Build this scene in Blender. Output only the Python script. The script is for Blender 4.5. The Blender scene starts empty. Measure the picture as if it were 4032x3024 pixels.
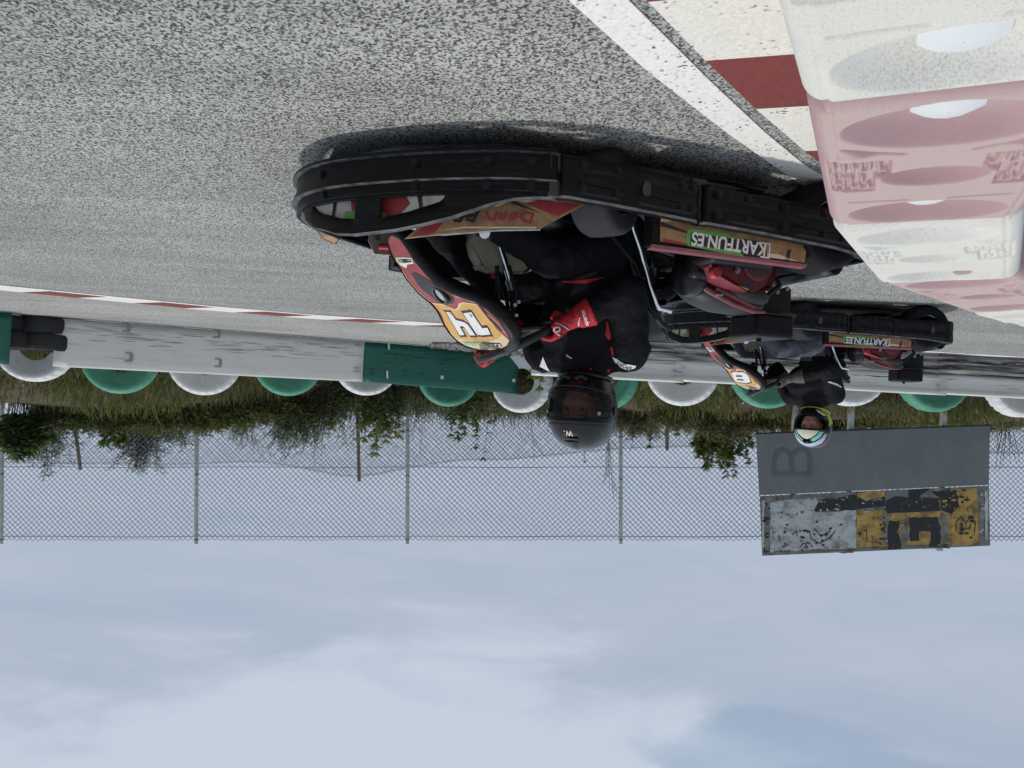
import bpy, bmesh, math, random
from math import sin, cos, pi, radians, sqrt, atan2, exp
from mathutils import Vector, Matrix, noise
from mathutils.geometry import tessellate_polygon

random.seed(7)
SC = bpy.context.scene
COL = SC.collection

# ------------------------------------------------------------------ helpers
class MB:
    """collects geometry; build() links it as ONE mesh object"""
    def __init__(s):
        s.v = []; s.f = []; s.m = []
    def add(s, vs, fs, mi=0):
        o = len(s.v)
        s.v += [tuple(p) for p in vs]
        s.f += [tuple(i + o for i in f) for f in fs]
        s.m += [mi] * len(fs)
        return s
    def box(s, c, d, mi=0, rot=None):
        hx, hy, hz = d[0] / 2, d[1] / 2, d[2] / 2
        vs = [Vector((x, y, z)) for x in (-hx, hx) for y in (-hy, hy) for z in (-hz, hz)]
        if rot is not None: vs = [rot @ p for p in vs]
        c = Vector(c); vs = [p + c for p in vs]
        return s.add(vs, [(0, 1, 3, 2), (4, 6, 7, 5), (0, 4, 5, 1), (2, 3, 7, 6), (0, 2, 6, 4), (1, 5, 7, 3)], mi)
    def tube(s, pts, r, n=8, mi=0, caps=True, closed=False):
        pts = [Vector(p) for p in pts]; k = len(pts)
        rr = r if isinstance(r, (list, tuple)) else [r] * k
        vs = []; fs = []; prev = None
        for i, p in enumerate(pts):
            if closed: t = pts[(i + 1) % k] - pts[i - 1]
            else: t = pts[min(i + 1, k - 1)] - pts[max(i - 1, 0)]
            t = t.normalized() if t.length > 1e-9 else Vector((0, 0, 1))
            if prev is None:
                a = Vector((0, 0, 1)) if abs(t.z) < .9 else Vector((1, 0, 0))
                u = t.cross(a).normalized()
            else:
                u = (prev - t * prev.dot(t))
                u = u.normalized() if u.length > 1e-6 else t.orthogonal().normalized()
            prev = u; w = t.cross(u)
            for j in range(n):
                a = 2 * pi * j / n
                vs.append(p + (u * cos(a) + w * sin(a)) * rr[i])
        m = k if closed else k - 1
        for i in range(m):
            for j in range(n):
                a = i * n + j; b = i * n + (j + 1) % n
                c = ((i + 1) % k) * n + (j + 1) % n; d = ((i + 1) % k) * n + j
                fs.append((a, b, c, d))
        if caps and not closed:
            fs.append(tuple(reversed(range(n)))); fs.append(tuple((k - 1) * n + j for j in range(n)))
        return s.add(vs, fs, mi)
    def lathe(s, prof, M=None, n=32, mi=0, close=False, mis=None, a0=0, a1=2 * pi):
        """prof: (r, h) pairs revolved about local Z, placed by matrix M"""
        vs = []; fs = []; k = len(prof); full = abs(a1 - a0 - 2 * pi) < 1e-6
        nn = n if full else n + 1
        for i in range(nn):
            a = a0 + (a1 - a0) * i / n
            for r, h in prof:
                p = Vector((r * cos(a), r * sin(a), h))
                vs.append(M @ p if M is not None else p)
        o = len(s.v)
        kk = k if close else k - 1
        for i in range(n):
            for j in range(kk):
                a = i * k + j; b = i * k + (j + 1) % k
                c = ((i + 1) % nn) * k + (j + 1) % k; d = ((i + 1) % nn) * k + j
                fs.append((a, d, c, b))
        s.v += [tuple(p) for p in vs]
        s.f += [tuple(i + o for i in f) for f in fs]
        s.m += [(mis[idx % kk] if mis else mi) for idx in range(len(fs))]
        return s
    def grid(s, fn, nu, nv, mi=0, skip=None):
        vs = [fn(i / nu, j / nv) for i in range(nu + 1) for j in range(nv + 1)]
        fs = []
        for i in range(nu):
            for j in range(nv):
                if skip and skip((i + .5) / nu, (j + .5) / nv): continue
                a = i * (nv + 1) + j
                fs.append((a, a + nv + 1, a + nv + 2, a + 1))
        return s.add(vs, fs, mi)
    def prism(s, poly, fn, t0, t1, mi=0):
        """poly: 2D outline; fn(u, v, t) -> point; closed solid between t0 and t1"""
        n = len(poly)
        vs = [fn(u, v, t0) for u, v in poly] + [fn(u, v, t1) for u, v in poly]
        tri = tessellate_polygon([[Vector((u, v, 0)) for u, v in poly]])
        fs = [tuple(t) for t in tri] + [tuple(i + n for i in reversed(t)) for t in tri]
        fs += [(i, (i + 1) % n, (i + 1) % n + n, i + n) for i in range(n)]
        return s.add(vs, fs, mi)
    def flat(s, poly, fn, mi=0, cuts=()):
        """filled 2D outline mapped by fn(u, v); cuts: v values to split at so it can follow a bent surface"""
        bm = bmesh.new()
        bv = [bm.verts.new((u, v, 0)) for u, v in poly]
        for t in tessellate_polygon([[Vector((u, v, 0)) for u, v in poly]]):
            try: bm.faces.new([bv[i] for i in t])
            except ValueError: pass
        for c in cuts:
            bmesh.ops.bisect_plane(bm, geom=bm.verts[:] + bm.edges[:] + bm.faces[:], plane_co=(0, c, 0), plane_no=(0, 1, 0))
        bm.verts.index_update()
        s.add([fn(p.co.x, p.co.y) for p in bm.verts], [[q.index for q in f.verts] for f in bm.faces], mi)
        bm.free(); return s
    def stroke(s, poly, w, fn, mi=0, closed=True, cuts=()):
        n = len(poly)
        for i in range(n if closed else n - 1):
            a = Vector(poly[i]); b = Vector(poly[(i + 1) % n]); d = b - a
            if d.length < 1e-6: continue
            d.normalize(); nn = Vector((-d.y, d.x)) * w / 2; e = d * w * .45
            q = [a - e + nn, b + e + nn, b + e - nn, a - e - nn]
            s.flat([(p.x, p.y) for p in q], fn, mi, cuts)
        return s
    def ribbon(s, pts, w, fn, mi=0, closed=False):
        """one unbroken mitred band along a 2D polyline"""
        P = [Vector(p) for p in pts]; n = len(P); vs = []
        for i in range(n):
            a = P[i - 1] if (closed or i) else P[0]; b = P[(i + 1) % n] if (closed or i < n - 1) else P[-1]
            d1 = (P[i] - a); d2 = (b - P[i])
            d1 = d1.normalized() if d1.length > 1e-9 else d2.normalized(); d2 = d2.normalized() if d2.length > 1e-9 else d1
            t = (d1 + d2).normalized() if (d1 + d2).length > 1e-6 else d1; nn = Vector((-t.y, t.x)); k = min(1.6, 1 / max(.5, nn.dot(Vector((-d1.y, d1.x)))))
            vs += [P[i] + nn * w / 2 * k, P[i] - nn * w / 2 * k]
        m = n if closed else n - 1
        return s.add([fn(p.x, p.y) for p in vs], [(2 * i, 2 * i + 1, 2 * ((i + 1) % n) + 1, 2 * ((i + 1) % n)) for i in range(m)], mi)
    def blob(s, c, r, n=12, mi=0, rot=None):
        c = Vector(c); vs = []; fs = []; m = n // 2
        for i in range(m + 1):
            a = pi * i / m
            for j in range(n):
                b = 2 * pi * j / n
                p = Vector((r[0] * sin(a) * cos(b), r[1] * sin(a) * sin(b), r[2] * cos(a)))
                if rot is not None: p = rot @ p
                vs.append(c + p)
        for i in range(m):
            for j in range(n):
                fs.append((i * n + j, (i + 1) * n + j, (i + 1) * n + (j + 1) % n, i * n + (j + 1) % n))
        return s.add(vs, fs, mi)
    def capsule(s, p0, p1, r0, r1, n=14, mi=0):
        p0 = Vector(p0); p1 = Vector(p1); d = p1 - p0; L = max(d.length, 1e-6); t = d / L
        pts = []; rr = []
        for i in range(6):
            a = pi / 2 * (1 - i / 5); pts.append(p0 - t * r0 * sin(a)); rr.append(max(r0 * cos(a), 1e-4))
        for i in range(6):
            a = pi / 2 * i / 5; pts.append(p1 + t * r1 * sin(a)); rr.append(max(r1 * cos(a), 1e-4))
        return s.tube(pts, rr, n, mi)
    def build(s, name, mats, parent=None, smooth=40, bevel=0, solid=0, seg=2, off=-1):
        me = bpy.data.meshes.new(name)
        me.from_pydata(s.v, [], s.f)
        for m in (mats if isinstance(mats, (list, tuple)) else [mats]): me.materials.append(m)
        me.polygons.foreach_set('material_index', s.m)
        if smooth:
            me.polygons.foreach_set('use_smooth', [True] * len(s.f))
            if smooth < 180: me.set_sharp_from_angle(angle=radians(smooth))
        me.validate(); me.update()
        o = bpy.data.objects.new(name, me); COL.objects.link(o)
        if parent: o.parent = parent
        if solid:
            q = o.modifiers.new('thick', 'SOLIDIFY'); q.thickness = solid; q.offset = off; q.use_even_offset = False
        if bevel:
            b = o.modifiers.new('edge', 'BEVEL'); b.width = bevel; b.segments = seg; b.limit_method = 'ANGLE'; b.angle_limit = radians(35)
        return o

def smoothstep(a, b, x):
    t = max(0., min(1., (x - a) / (b - a))); return t * t * (3 - 2 * t)
def lerp(a, b, t): return a + (b - a) * t
def table(tb, x):
    if x <= tb[0][0]: return tb[0][1]
    for (a, b), (c, d) in zip(tb, tb[1:]):
        if x <= c: return b + (d - b) * (x - a) / (c - a) if c > a else d
    return tb[-1][1]
def tag(o, label, cat, group=None, kind=None):
    o['label'] = label; o['category'] = cat
    if group: o['group'] = group
    if kind: o['kind'] = kind
    return o
def structure(o):
    o['kind'] = 'structure'; return o
def thing(name, label, cat, loc=(0, 0, 0), rz=0, group=None):
    o = bpy.data.objects.new(name, None); COL.objects.link(o)
    o.empty_display_size = .1
    o.location = loc; o.rotation_euler = (0, 0, rz)
    return tag(o, label, cat, group)
def copy_tree(o, parent=None):
    c = o.copy(); COL.objects.link(c); c.parent = parent
    for ch in list(o.children): copy_tree(ch, c)
    return c
def text_mesh(body, h, shear=0, xs=1, space=1.0, bold=0):
    """outline of lettering as (verts2d, faces), cap height h, starting at x = 0"""
    cu = bpy.data.curves.new('lettering', 'FONT'); cu.body = body; cu.size = 1; cu.shear = shear
    cu.space_character = space; cu.offset = bold
    ob = bpy.data.objects.new('lettering', cu); COL.objects.link(ob)
    dg = bpy.context.evaluated_depsgraph_get()
    me = bpy.data.meshes.new_from_object(ob.evaluated_get(dg))
    vs = [(p.co.x, p.co.y) for p in me.vertices]; fs = [list(f.vertices) for f in me.polygons]
    bpy.data.objects.remove(ob); bpy.data.curves.remove(cu); bpy.data.meshes.remove(me)
    if not vs: return [], [], 0
    k = h / .69; x0 = min(p[0] for p in vs)
    vs = [((x - x0) * k * xs, y * k) for x, y in vs]
    return vs, fs, max(p[0] for p in vs)
def put_text(mb, body, h, fn, mi=0, **kw):
    vs, fs, w = text_mesh(body, h, **kw)
    mb.add([fn(x, y, w) for x, y in vs], fs, mi); return w
def remesh(mb, voxel, it=4, fac=.5):
    """fuse overlapping solids into one continuous skin; returns a mesh"""
    o = mb.build('form', [], None, smooth=0)
    r = o.modifiers.new('r', 'REMESH'); r.mode = 'VOXEL'; r.voxel_size = voxel; r.use_smooth_shade = True
    q = o.modifiers.new('s', 'SMOOTH'); q.iterations = it; q.factor = fac
    dg = bpy.context.evaluated_depsgraph_get()
    me = bpy.data.meshes.new_from_object(o.evaluated_get(dg))
    old = o.data; bpy.data.objects.remove(o); bpy.data.meshes.remove(old)
    return me
def skin(name, mb, voxel, mats, pick=None, parent=None, it=4, disp=None):
    me = remesh(mb, voxel, it); me.name = name
    me.materials.clear()
    for m in mats: me.materials.append(m)
    if disp:
        nr = [p.normal.copy() for p in me.vertices]
        for p, n in zip(me.vertices, nr): p.co = p.co + n * disp(p.co)
    me.polygons.foreach_set('use_smooth', [True] * len(me.polygons))
    if pick:
        for f in me.polygons: f.material_index = pick(f.center)
    o = bpy.data.objects.new(name, me); COL.objects.link(o)
    if parent: o.parent = parent
    return o

# ------------------------------------------------------------------ materials
def pm(name, col, rough=.6, metal=0., var=.12, vs=6., bump=0., bs=80., spec=.5, coat=0., dirt=None, stretch=None, sss=0):
    """procedural principled material: base colour with cloudy variation, optional dirt (colour, amount, scale) and bump"""
    m = bpy.data.materials.new(name); m.use_nodes = True
    N = m.node_tree.nodes; L = m.node_tree.links; b = N['Principled BSDF']
    tc = N.new('ShaderNodeTexCoord'); src = tc.outputs['Object']
    if stretch:
        mp = N.new('ShaderNodeMapping'); mp.inputs['Scale'].default_value = stretch; L.new(src, mp.inputs['Vector']); src = mp.outputs['Vector']
    n1 = N.new('ShaderNodeTexNoise'); n1.inputs['Scale'].default_value = vs; n1.inputs['Detail'].default_value = 6; n1.inputs['Roughness'].default_value = .65
    L.new(src, n1.inputs['Vector'])
    c = Vector(col[:3])
    mx = N.new('ShaderNodeMix'); mx.data_type = 'RGBA'
    mx.inputs['A'].default_value = (*(c * (1 - var)), 1); mx.inputs['B'].default_value = (*[min(1, q) for q in c * (1 + var)], 1)
    rp = N.new('ShaderNodeValToRGB'); rp.color_ramp.elements[0].position = .3; rp.color_ramp.elements[1].position = .7
    L.new(n1.outputs['Fac'], rp.inputs['Fac']); L.new(rp.outputs['Color'], mx.inputs['Factor'])
    out = mx.outputs['Result']
    if dirt:
        n2 = N.new('ShaderNodeTexNoise'); n2.inputs['Scale'].default_value = dirt[2]; n2.inputs['Detail'].default_value = 8; n2.inputs['Roughness'].default_value = .7
        L.new(src, n2.inputs['Vector'])
        r2 = N.new('ShaderNodeValToRGB'); e = r2.color_ramp.elements
        e[0].position = .62 - dirt[1] * .35; e[1].position = .80 - dirt[1] * .25
        L.new(n2.outputs['Fac'], r2.inputs['Fac'])
        m2 = N.new('ShaderNodeMix'); m2.data_type = 'RGBA'; L.new(r2.outputs['Color'], m2.inputs['Factor'])
        L.new(out, m2.inputs['A']); m2.inputs['B'].default_value = (*dirt[0][:3], 1); out = m2.outputs['Result']
    L.new(out, b.inputs['Base Color'])
    rr = N.new('ShaderNodeMapRange'); rr.inputs['To Min'].default_value = max(.02, rough - .1); rr.inputs['To Max'].default_value = min(1, rough + .1)
    L.new(n1.outputs['Fac'], rr.inputs['Value']); L.new(rr.outputs['Result'], b.inputs['Roughness'])
    b.inputs['Metallic'].default_value = metal; b.inputs['Specular IOR Level'].default_value = spec
    b.inputs['Coat Weight'].default_value = coat; b.inputs['Coat Roughness'].default_value = .06
    if sss: b.inputs['Subsurface Weight'].default_value = sss; b.inputs['Subsurface Radius'].default_value = (.01, .006, .004)
    if bump:
        n3 = N.new('ShaderNodeTexNoise'); n3.inputs['Scale'].default_value = bs; n3.inputs['Detail'].default_value = 4
        L.new(src, n3.inputs['Vector'])
        bp = N.new('ShaderNodeBump'); bp.inputs['Strength'].default_value = bump; bp.inputs['Distance'].default_value = .01
        L.new(n3.outputs['Fac'], bp.inputs['Height']); L.new(bp.outputs['Normal'], b.inputs['Normal'])
    return m

def asphalt_mat(name, dark, light, mid=.5, paint=None, worn=.35, warm=0., scale=105.):
    """open-graded stone surfacing: every stone its own tone, black gaps between; optional worn paint on top"""
    m = bpy.data.materials.new(name); m.use_nodes = True
    N = m.node_tree.nodes; L = m.node_tree.links; b = N['Principled BSDF']
    tc = N.new('ShaderNodeTexCoord'); src = tc.outputs['Object']
    mp = N.new('ShaderNodeMapping'); mp.inputs['Scale'].default_value = (1, 1, 1); L.new(src, mp.inputs['Vector'])
    vo = N.new('ShaderNodeTexVoronoi'); vo.inputs['Scale'].default_value = scale; vo.voronoi_dimensions = '2D'
    L.new(mp.outputs['Vector'], vo.inputs['Vector'])
    ns = N.new('ShaderNodeTexNoise'); ns.inputs['Scale'].default_value = scale * .55; ns.inputs['Detail'].default_value = 3; ns.noise_dimensions = '2D'
    L.new(mp.outputs['Vector'], ns.inputs['Vector'])
    bw = N.new('ShaderNodeRGBToBW'); L.new(vo.outputs['Color'], bw.inputs['Color'])
    ad = N.new('ShaderNodeMath'); ad.operation = 'MULTIPLY_ADD'; ad.inputs[1].default_value = .55
    L.new(bw.outputs['Val'], ad.inputs[0])
    s2 = N.new('ShaderNodeMath'); s2.operation = 'MULTIPLY'; s2.inputs[1].default_value = .45
    L.new(ns.outputs['Fac'], s2.inputs[0]); L.new(s2.outputs[0], ad.inputs[2])
    rp = N.new('ShaderNodeValToRGB'); e = rp.color_ramp.elements
    e[0].position = mid - .13; e[1].position = mid + .13
    e[0].color = (dark, dark * 1.01, dark * 1.03, 1); e[1].color = (light * (1 + warm), light * (1 + warm * .6), light * .96, 1)
    L.new(ad.outputs[0], rp.inputs['Fac'])
    # broad patches: tyre-polished and dusty areas
    n2 = N.new('ShaderNodeTexNoise'); n2.inputs['Scale'].default_value = .9; n2.inputs['Detail'].default_value = 5; L.new(src, n2.inputs['Vector'])
    mr = N.new('ShaderNodeMapRange'); mr.inputs['From Min'].default_value = .3; mr.inputs['From Max'].default_value = .7
    mr.inputs['To Min'].default_value = .86; mr.inputs['To Max'].default_value = 1.12; L.new(n2.outputs['Fac'], mr.inputs['Value'])
    # faint lengthwise rubber streaks
    mp3 = N.new('ShaderNodeMapping'); mp3.inputs['Rotation'].default_value = (0, 0, .2); mp3.inputs['Scale'].default_value = (.25, 3.2, 1); L.new(src, mp3.inputs['Vector'])
    n3 = N.new('ShaderNodeTexNoise'); n3.inputs['Scale'].default_value = 1.4; n3.inputs['Detail'].default_value = 3; L.new(mp3.outputs['Vector'], n3.inputs['Vector'])
    mr3 = N.new('ShaderNodeMapRange'); mr3.inputs['From Min'].default_value = .35; mr3.inputs['From Max'].default_value = .65
    mr3.inputs['To Min'].default_value = .9; mr3.inputs['To Max'].default_value = 1.06; L.new(n3.outputs['Fac'], mr3.inputs['Value'])
    mm = N.new('ShaderNodeMath'); mm.operation = 'MULTIPLY'; L.new(mr.outputs[0], mm.inputs[0]); L.new(mr3.outputs[0], mm.inputs[1])
    vm = N.new('ShaderNodeVectorMath'); vm.operation = 'SCALE'; L.new(rp.outputs['Color'], vm.inputs[0]); L.new(mm.outputs[0], vm.inputs['Scale'])
    out = vm.outputs['Vector']
    if paint:
        n4 = N.new('ShaderNodeTexNoise'); n4.inputs['Scale'].default_value = 7; n4.inputs['Detail'].default_value = 6; L.new(src, n4.inputs['Vector'])
        a4 = N.new('ShaderNodeMath'); a4.operation = 'MULTIPLY_ADD'; a4.inputs[1].default_value = .5; L.new(n4.outputs['Fac'], a4.inputs[0]); L.new(ad.outputs[0], a4.inputs[2])
        r4 = N.new('ShaderNodeValToRGB'); q = r4.color_ramp.elements; q[0].position = worn + .22; q[1].position = worn + .36
        L.new(a4.outputs[0], r4.inputs['Fac'])
        pv = N.new('ShaderNodeMix'); pv.data_type = 'RGBA'; pv.inputs['A'].default_value = (*[c * .82 for c in paint], 1); pv.inputs['B'].default_value = (*paint, 1)
        L.new(bw.outputs['Val'], pv.inputs['Factor'])
        mx = N.new('ShaderNodeMix'); mx.data_type = 'RGBA'; L.new(r4.outputs['Color'], mx.inputs['Factor']); L.new(out, mx.inputs['A']); L.new(pv.outputs['Result'], mx.inputs['B'])
        out = mx.outputs['Result']
    L.new(out, b.inputs['Base Color']); b.inputs['Roughness'].default_value = .85; b.inputs['Specular IOR Level'].default_value = .25
    bp = N.new('ShaderNodeBump'); bp.inputs['Strength'].default_value = .55; bp.inputs['Distance'].default_value = .006
    L.new(ad.outputs[0], bp.inputs['Height']); L.new(bp.outputs['Normal'], b.inputs['Normal'])
    return m

M = {}
M['asphalt'] = asphalt_mat('asphalt', .055, .41, mid=.475, scale=175., warm=.025)
M['runoff'] = asphalt_mat('runoff', .10, .40, mid=.45, warm=.06, scale=160.)
M['white_line'] = asphalt_mat('white_line', .05, .40, paint=(.80, .79, .74), worn=.205, scale=135.)
M['kerb_white'] = asphalt_mat('kerb_white', .08, .40, paint=(.76, .73, .66), worn=.175, scale=135.)
M['kerb_red'] = asphalt_mat('kerb_red', .03, .12, paint=(.205, .052, .047), worn=.16, scale=135.)
M['green_kerb'] = asphalt_mat('green_kerb', .08, .3, paint=(.25, .33, .22), worn=.3)
M['black_plastic'] = pm('black_plastic', (.0042, .0042, .0047), .40, var=.4, vs=5, bump=.15, bs=240, dirt=((.024, .024, .0255), .24, 9), stretch=(1, 1, 9), spec=.2)
M['worn_highlight'] = pm('worn_plastic_highlight', (.075, .076, .08), .5, var=.5, vs=30, dirt=((.008, .008, .009), .5, 22), spec=.3)  # lighter grey paints the sky highlight on ledges, mixed with scuffed plastic
M['grey_rubber'] = pm('grey_rubber', (.030, .031, .034), .8, spec=.2, var=.2, vs=30, bump=.3, bs=300)
M['black_rubber'] = pm('black_rubber', (.009, .009, .010), .75, spec=.15, var=.25, vs=14, bump=.3, bs=120)
M['dark'] = pm('dark_metal', (.009, .009, .010), .5, var=.3, vs=20, spec=.25)
M['black_gloss'] = pm('black_gloss', (.010, .010, .011), .3, var=.25, vs=9, spec=.35)
M['grey_plastic'] = pm('grey_plastic', (.020, .0205, .022), .5, spec=.3, var=.15, vs=12, bump=.1, bs=200)
M['chrome'] = pm('chrome', (.75, .76, .78), .16, metal=1, var=.06, vs=20)
M['steel'] = pm('steel', (.34, .34, .34), .4, metal=.9, var=.25, vs=30)
M['brown_metal'] = pm('brown_metal', (.26, .22, .17), .6, metal=.4, var=.3, vs=40, dirt=((.10, .06, .035), .35, 50))
M['engine_red'] = pm('engine_red', (.15, .013, .022), .5, var=.25, vs=25)
M['red_trim'] = pm('red_trim', (.42, .03, .04), .55, var=.2, vs=20)
M['pink_trim'] = pm('pink_trim', (.15, .036, .042), .6, var=.25, vs=25, dirt=((.2, .05, .05), .25, 30))
M['orange'] = pm('orange_print', (.34, .19, .085), .5, var=.4, vs=16, dirt=((.10, .045, .02), .38, 11))
M['yellow'] = pm('yellow_print', (.66, .36, .085), .45, var=.16, vs=22, dirt=((.42, .18, .05), .22, 9))
M['cream'] = pm('cream_print', (.70, .56, .34), .5, var=.15, vs=20, dirt=((.5, .33, .15), .2, 14))
M['print_red'] = pm('print_red', (.34, .03, .035), .5, var=.22, vs=14, dirt=((.20, .03, .03), .3, 9))
M['nose_red'] = pm('nose_red', (.33, .055, .06), .55, var=.25, vs=14, dirt=((.22, .03, .035), .3, 11))
M['print_black'] = pm('print_black', (.02, .018, .017), .5, var=.3, vs=20)
M['print_white'] = pm('print_white', (.78, .77, .74), .5, var=.06, vs=25, dirt=((.5, .45, .38), .1, 18))
M['print_green'] = pm('print_green', (.13, .36, .07), .5, var=.15, vs=25)
M['off_white'] = pm('off_white', (.62, .59, .52), .55, var=.15, vs=14, dirt=((.35, .29, .22), .3, 10))
M['tank'] = pm('tank_plastic', (.42, .39, .27), .45, var=.12, vs=10, dirt=((.26, .20, .11), .25, 6), sss=.1)
M['lens'] = pm('lens_grey', (.42, .42, .42), .3, var=.1)
M['suit'] = pm('suit_black', (.0095, .0095, .0115), .85, var=.3, vs=18, bump=.6, bs=45, spec=.12)
M['jacket'] = pm('jacket_black', (.009, .0085, .010), .8, var=.3, vs=14, bump=.6, bs=40, spec=.15)
M['trousers'] = pm('trousers_grey', (.095, .10, .122), .85, var=.3, vs=12, bump=.5, bs=40)
M['cloth_red'] = pm('cloth_red', (.45, .012, .02), .8, var=.2, vs=30, bump=.3, bs=200)
M['glove_red'] = pm('glove_red', (.48, .012, .025), .7, var=.3, vs=40, bump=.4, bs=160)
M['glove_grey'] = pm('glove_grey', (.09, .082, .078), .8, var=.35, vs=30, bump=.4, bs=160)
M['skin'] = pm('skin', (.46, .21, .14), .55, var=.12, vs=30, sss=.1)
M['hair'] = pm('dark_hair', (.03, .02, .016), .7)
M['shoe'] = pm('shoe', (.16, .14, .12), .7, var=.2)
M['helmet'] = pm('helmet_black', (.009, .0085, .008), .28, var=.5, vs=70, coat=.18, spec=.35)
M['lining'] = pm('lining', (.010, .010, .011), .9)
M['neon'] = pm('neon_yellow', (.46, .56, .05), .5, var=.1)
M['mint'] = pm('mint', (.22, .62, .46), .3, var=.12, coat=.4)
M['blue_white'] = pm('blue_white', (.42, .50, .66), .3, var=.3, vs=10, coat=.4)
M['ivory'] = pm('ivory', (.72, .74, .52), .35, var=.06, coat=.3)
M['barrier_white'] = None
M['wall_white'] = pm('wall_white', (.70, .675, .625), .6, var=.06, vs=3, dirt=((.30, .29, .27), .16, 4), stretch=(.5, .5, 7))
M['wall_green'] = pm('wall_green', (.012, .115, .082), .55, var=.12, vs=4, dirt=((.012, .035, .03), .06, 6), stretch=(.35, .35, 5))
M['rub'] = pm('rubber_rub', (.33, .32, .305), .8, var=.3, vs=20)
M['rub_dark'] = pm('rubber_rub_dark', (.012, .055, .042), .8, var=.3, vs=20)
M['rust'] = pm('rust_stain', (.38, .22, .09), .8, var=.3, vs=40)
M['slot'] = pm('slot_dark', (.05, .05, .05), .8)
M['strap'] = pm('strap_grey', (.27, .265, .25), .8)
M['cable_tie'] = pm('cable_tie', (.62, .62, .58), .5)
M['tyre_white'] = pm('tyre_white', (.66, .66, .64), .65, var=.12, vs=9, bump=.3, bs=60, dirt=((.36, .35, .33), .15, 9))
M['tyre_green'] = pm('tyre_green', (.075, .27, .175), .65, var=.2, vs=9, bump=.3, bs=60, dirt=((.05, .16, .10), .2, 8))
M['tyre_black'] = pm('tyre_black', (.018, .018, .018), .8, var=.3, vs=20, bump=.4, bs=60)
M['armco'] = pm('armco_steel', (.58, .57, .54), .45, metal=.15, var=.2, vs=4, dirt=((.014, .0135, .013), .72, 2.4), stretch=(.5, .5, 9))
M['armco_clean'] = pm('armco_clean', (.60, .60, .575), .45, metal=.15, var=.1, vs=4, dirt=((.22, .21, .20), .22, 4), stretch=(.5, .5, 9))
M['post'] = pm('post_galvanised', (.47, .48, .44), .6, var=.25, vs=9)
M['rust_post'] = pm('rust_post', (.20, .14, .10), .8, var=.35, vs=12)
M['wire'] = pm('fence_wire', (.16, .18, .20), .6, metal=.2, var=.2, vs=2)
M['sign_grey'] = pm('sign_grey', (.165, .182, .185), .6, var=.14, vs=2, dirt=((.20, .215, .225), .25, 2.2))
M['sign_relief'] = pm('sign_relief', (.125, .139, .142), .65, var=.15, vs=5)
M['sign_paper'] = pm('sign_paper', (.50, .53, .53), .7, var=.14, vs=5, dirt=((.12, .115, .105), .42, 4.5), stretch=(1, 1, 1.6))
M['sign_ochre'] = pm('sign_ochre', (.50, .32, .085), .7, var=.15, vs=5, dirt=((.06, .05, .035), .50, 4.5), stretch=(1, 1, 1.6))
M['sign_black'] = pm('sign_black', (.022, .023, .026), .7, var=.3, vs=6, dirt=((.10, .09, .075), .12, 9))
M['sign_worn'] = pm('sign_worn', (.27, .26, .23), .8, var=.4, vs=14, dirt=((.045, .04, .035), .55, 7))
# ------------------------------------------------------------------ camera (the photograph was taken with the phone upside down)
F, PITCH, ROLL, H = 1719.99, .0265, -.0461, .8044
UH = Vector((0, sin(PITCH), cos(PITCH))); FW = Vector((0, cos(PITCH), -sin(PITCH))); XH = Vector((1, 0, 0))
RT = XH * cos(ROLL) - UH * sin(ROLL); UP = XH * sin(ROLL) + UH * cos(ROLL)
cam = bpy.data.cameras.new('camera'); cam.sensor_width = 36; cam.lens = F / 2212 * 36; cam.clip_end = 2000; cam.clip_start = .02
camo = bpy.data.objects.new('camera', cam); COL.objects.link(camo)
camo.matrix_world = Matrix.Translation((0, 0, H)) @ Matrix((-RT, -UP, -FW)).transposed().to_4x4()
SC.camera = camo
def ray(x, y):
    a, b = (1106 - x) / F, (y - 829.5) / F
    return FW + RT * a + UP * b
def at(x, y, Y):
    """survey of the photograph: point at distance Y in direction (x, y)"""
    d = ray(x, y); return Vector((0, 0, H)) + d * (Y / d.y)
def on(x, y, z=0.):
    d = ray(x, y); return Vector((0, 0, H)) + d * ((z - H) / d.z)

# ------------------------------------------------------------------ light
SUN_EL, SUN_AZ = radians(72), radians(62)       # high behind thin cloud, beyond the track and a little to the right
w = bpy.data.worlds.new('World'); SC.world = w; w.use_nodes = True
N = w.node_tree.nodes; L = w.node_tree.links
for n in list(N): N.remove(n)
out = N.new('ShaderNodeOutputWorld')
sky = N.new('ShaderNodeTexSky'); sky.sky_type = 'NISHITA'; sky.sun_disc = False
sky.sun_elevation = SUN_EL; sky.sun_rotation = SUN_AZ; sky.air_density = 1.2; sky.dust_density = 1.5
bg1 = N.new('ShaderNodeBackground'); bg1.inputs['Strength'].default_value = .11; L.new(sky.outputs['Color'], bg1.inputs['Color'])
tc = N.new('ShaderNodeTexCoord'); sp = N.new('ShaderNodeSeparateXYZ'); L.new(tc.outputs['Generated'], sp.inputs[0])
def mth(op, a, b=None, c=None):
    n = N.new('ShaderNodeMath'); n.operation = op
    for i, q in enumerate((a, b, c)):
        if q is None: continue
        if isinstance(q, (int, float)): n.inputs[i].default_value = q
        else: L.new(q, n.inputs[i])
    return n.outputs[0]
zz = mth('MAXIMUM', sp.outputs['Z'], .0)
den = mth('ADD', zz, .10)
cx = mth('DIVIDE', sp.outputs['X'], den); cy = mth('DIVIDE', sp.outputs['Y'], den)
cv = N.new('ShaderNodeCombineXYZ'); L.new(cx, cv.inputs[0]); L.new(cy, cv.inputs[1])
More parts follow.
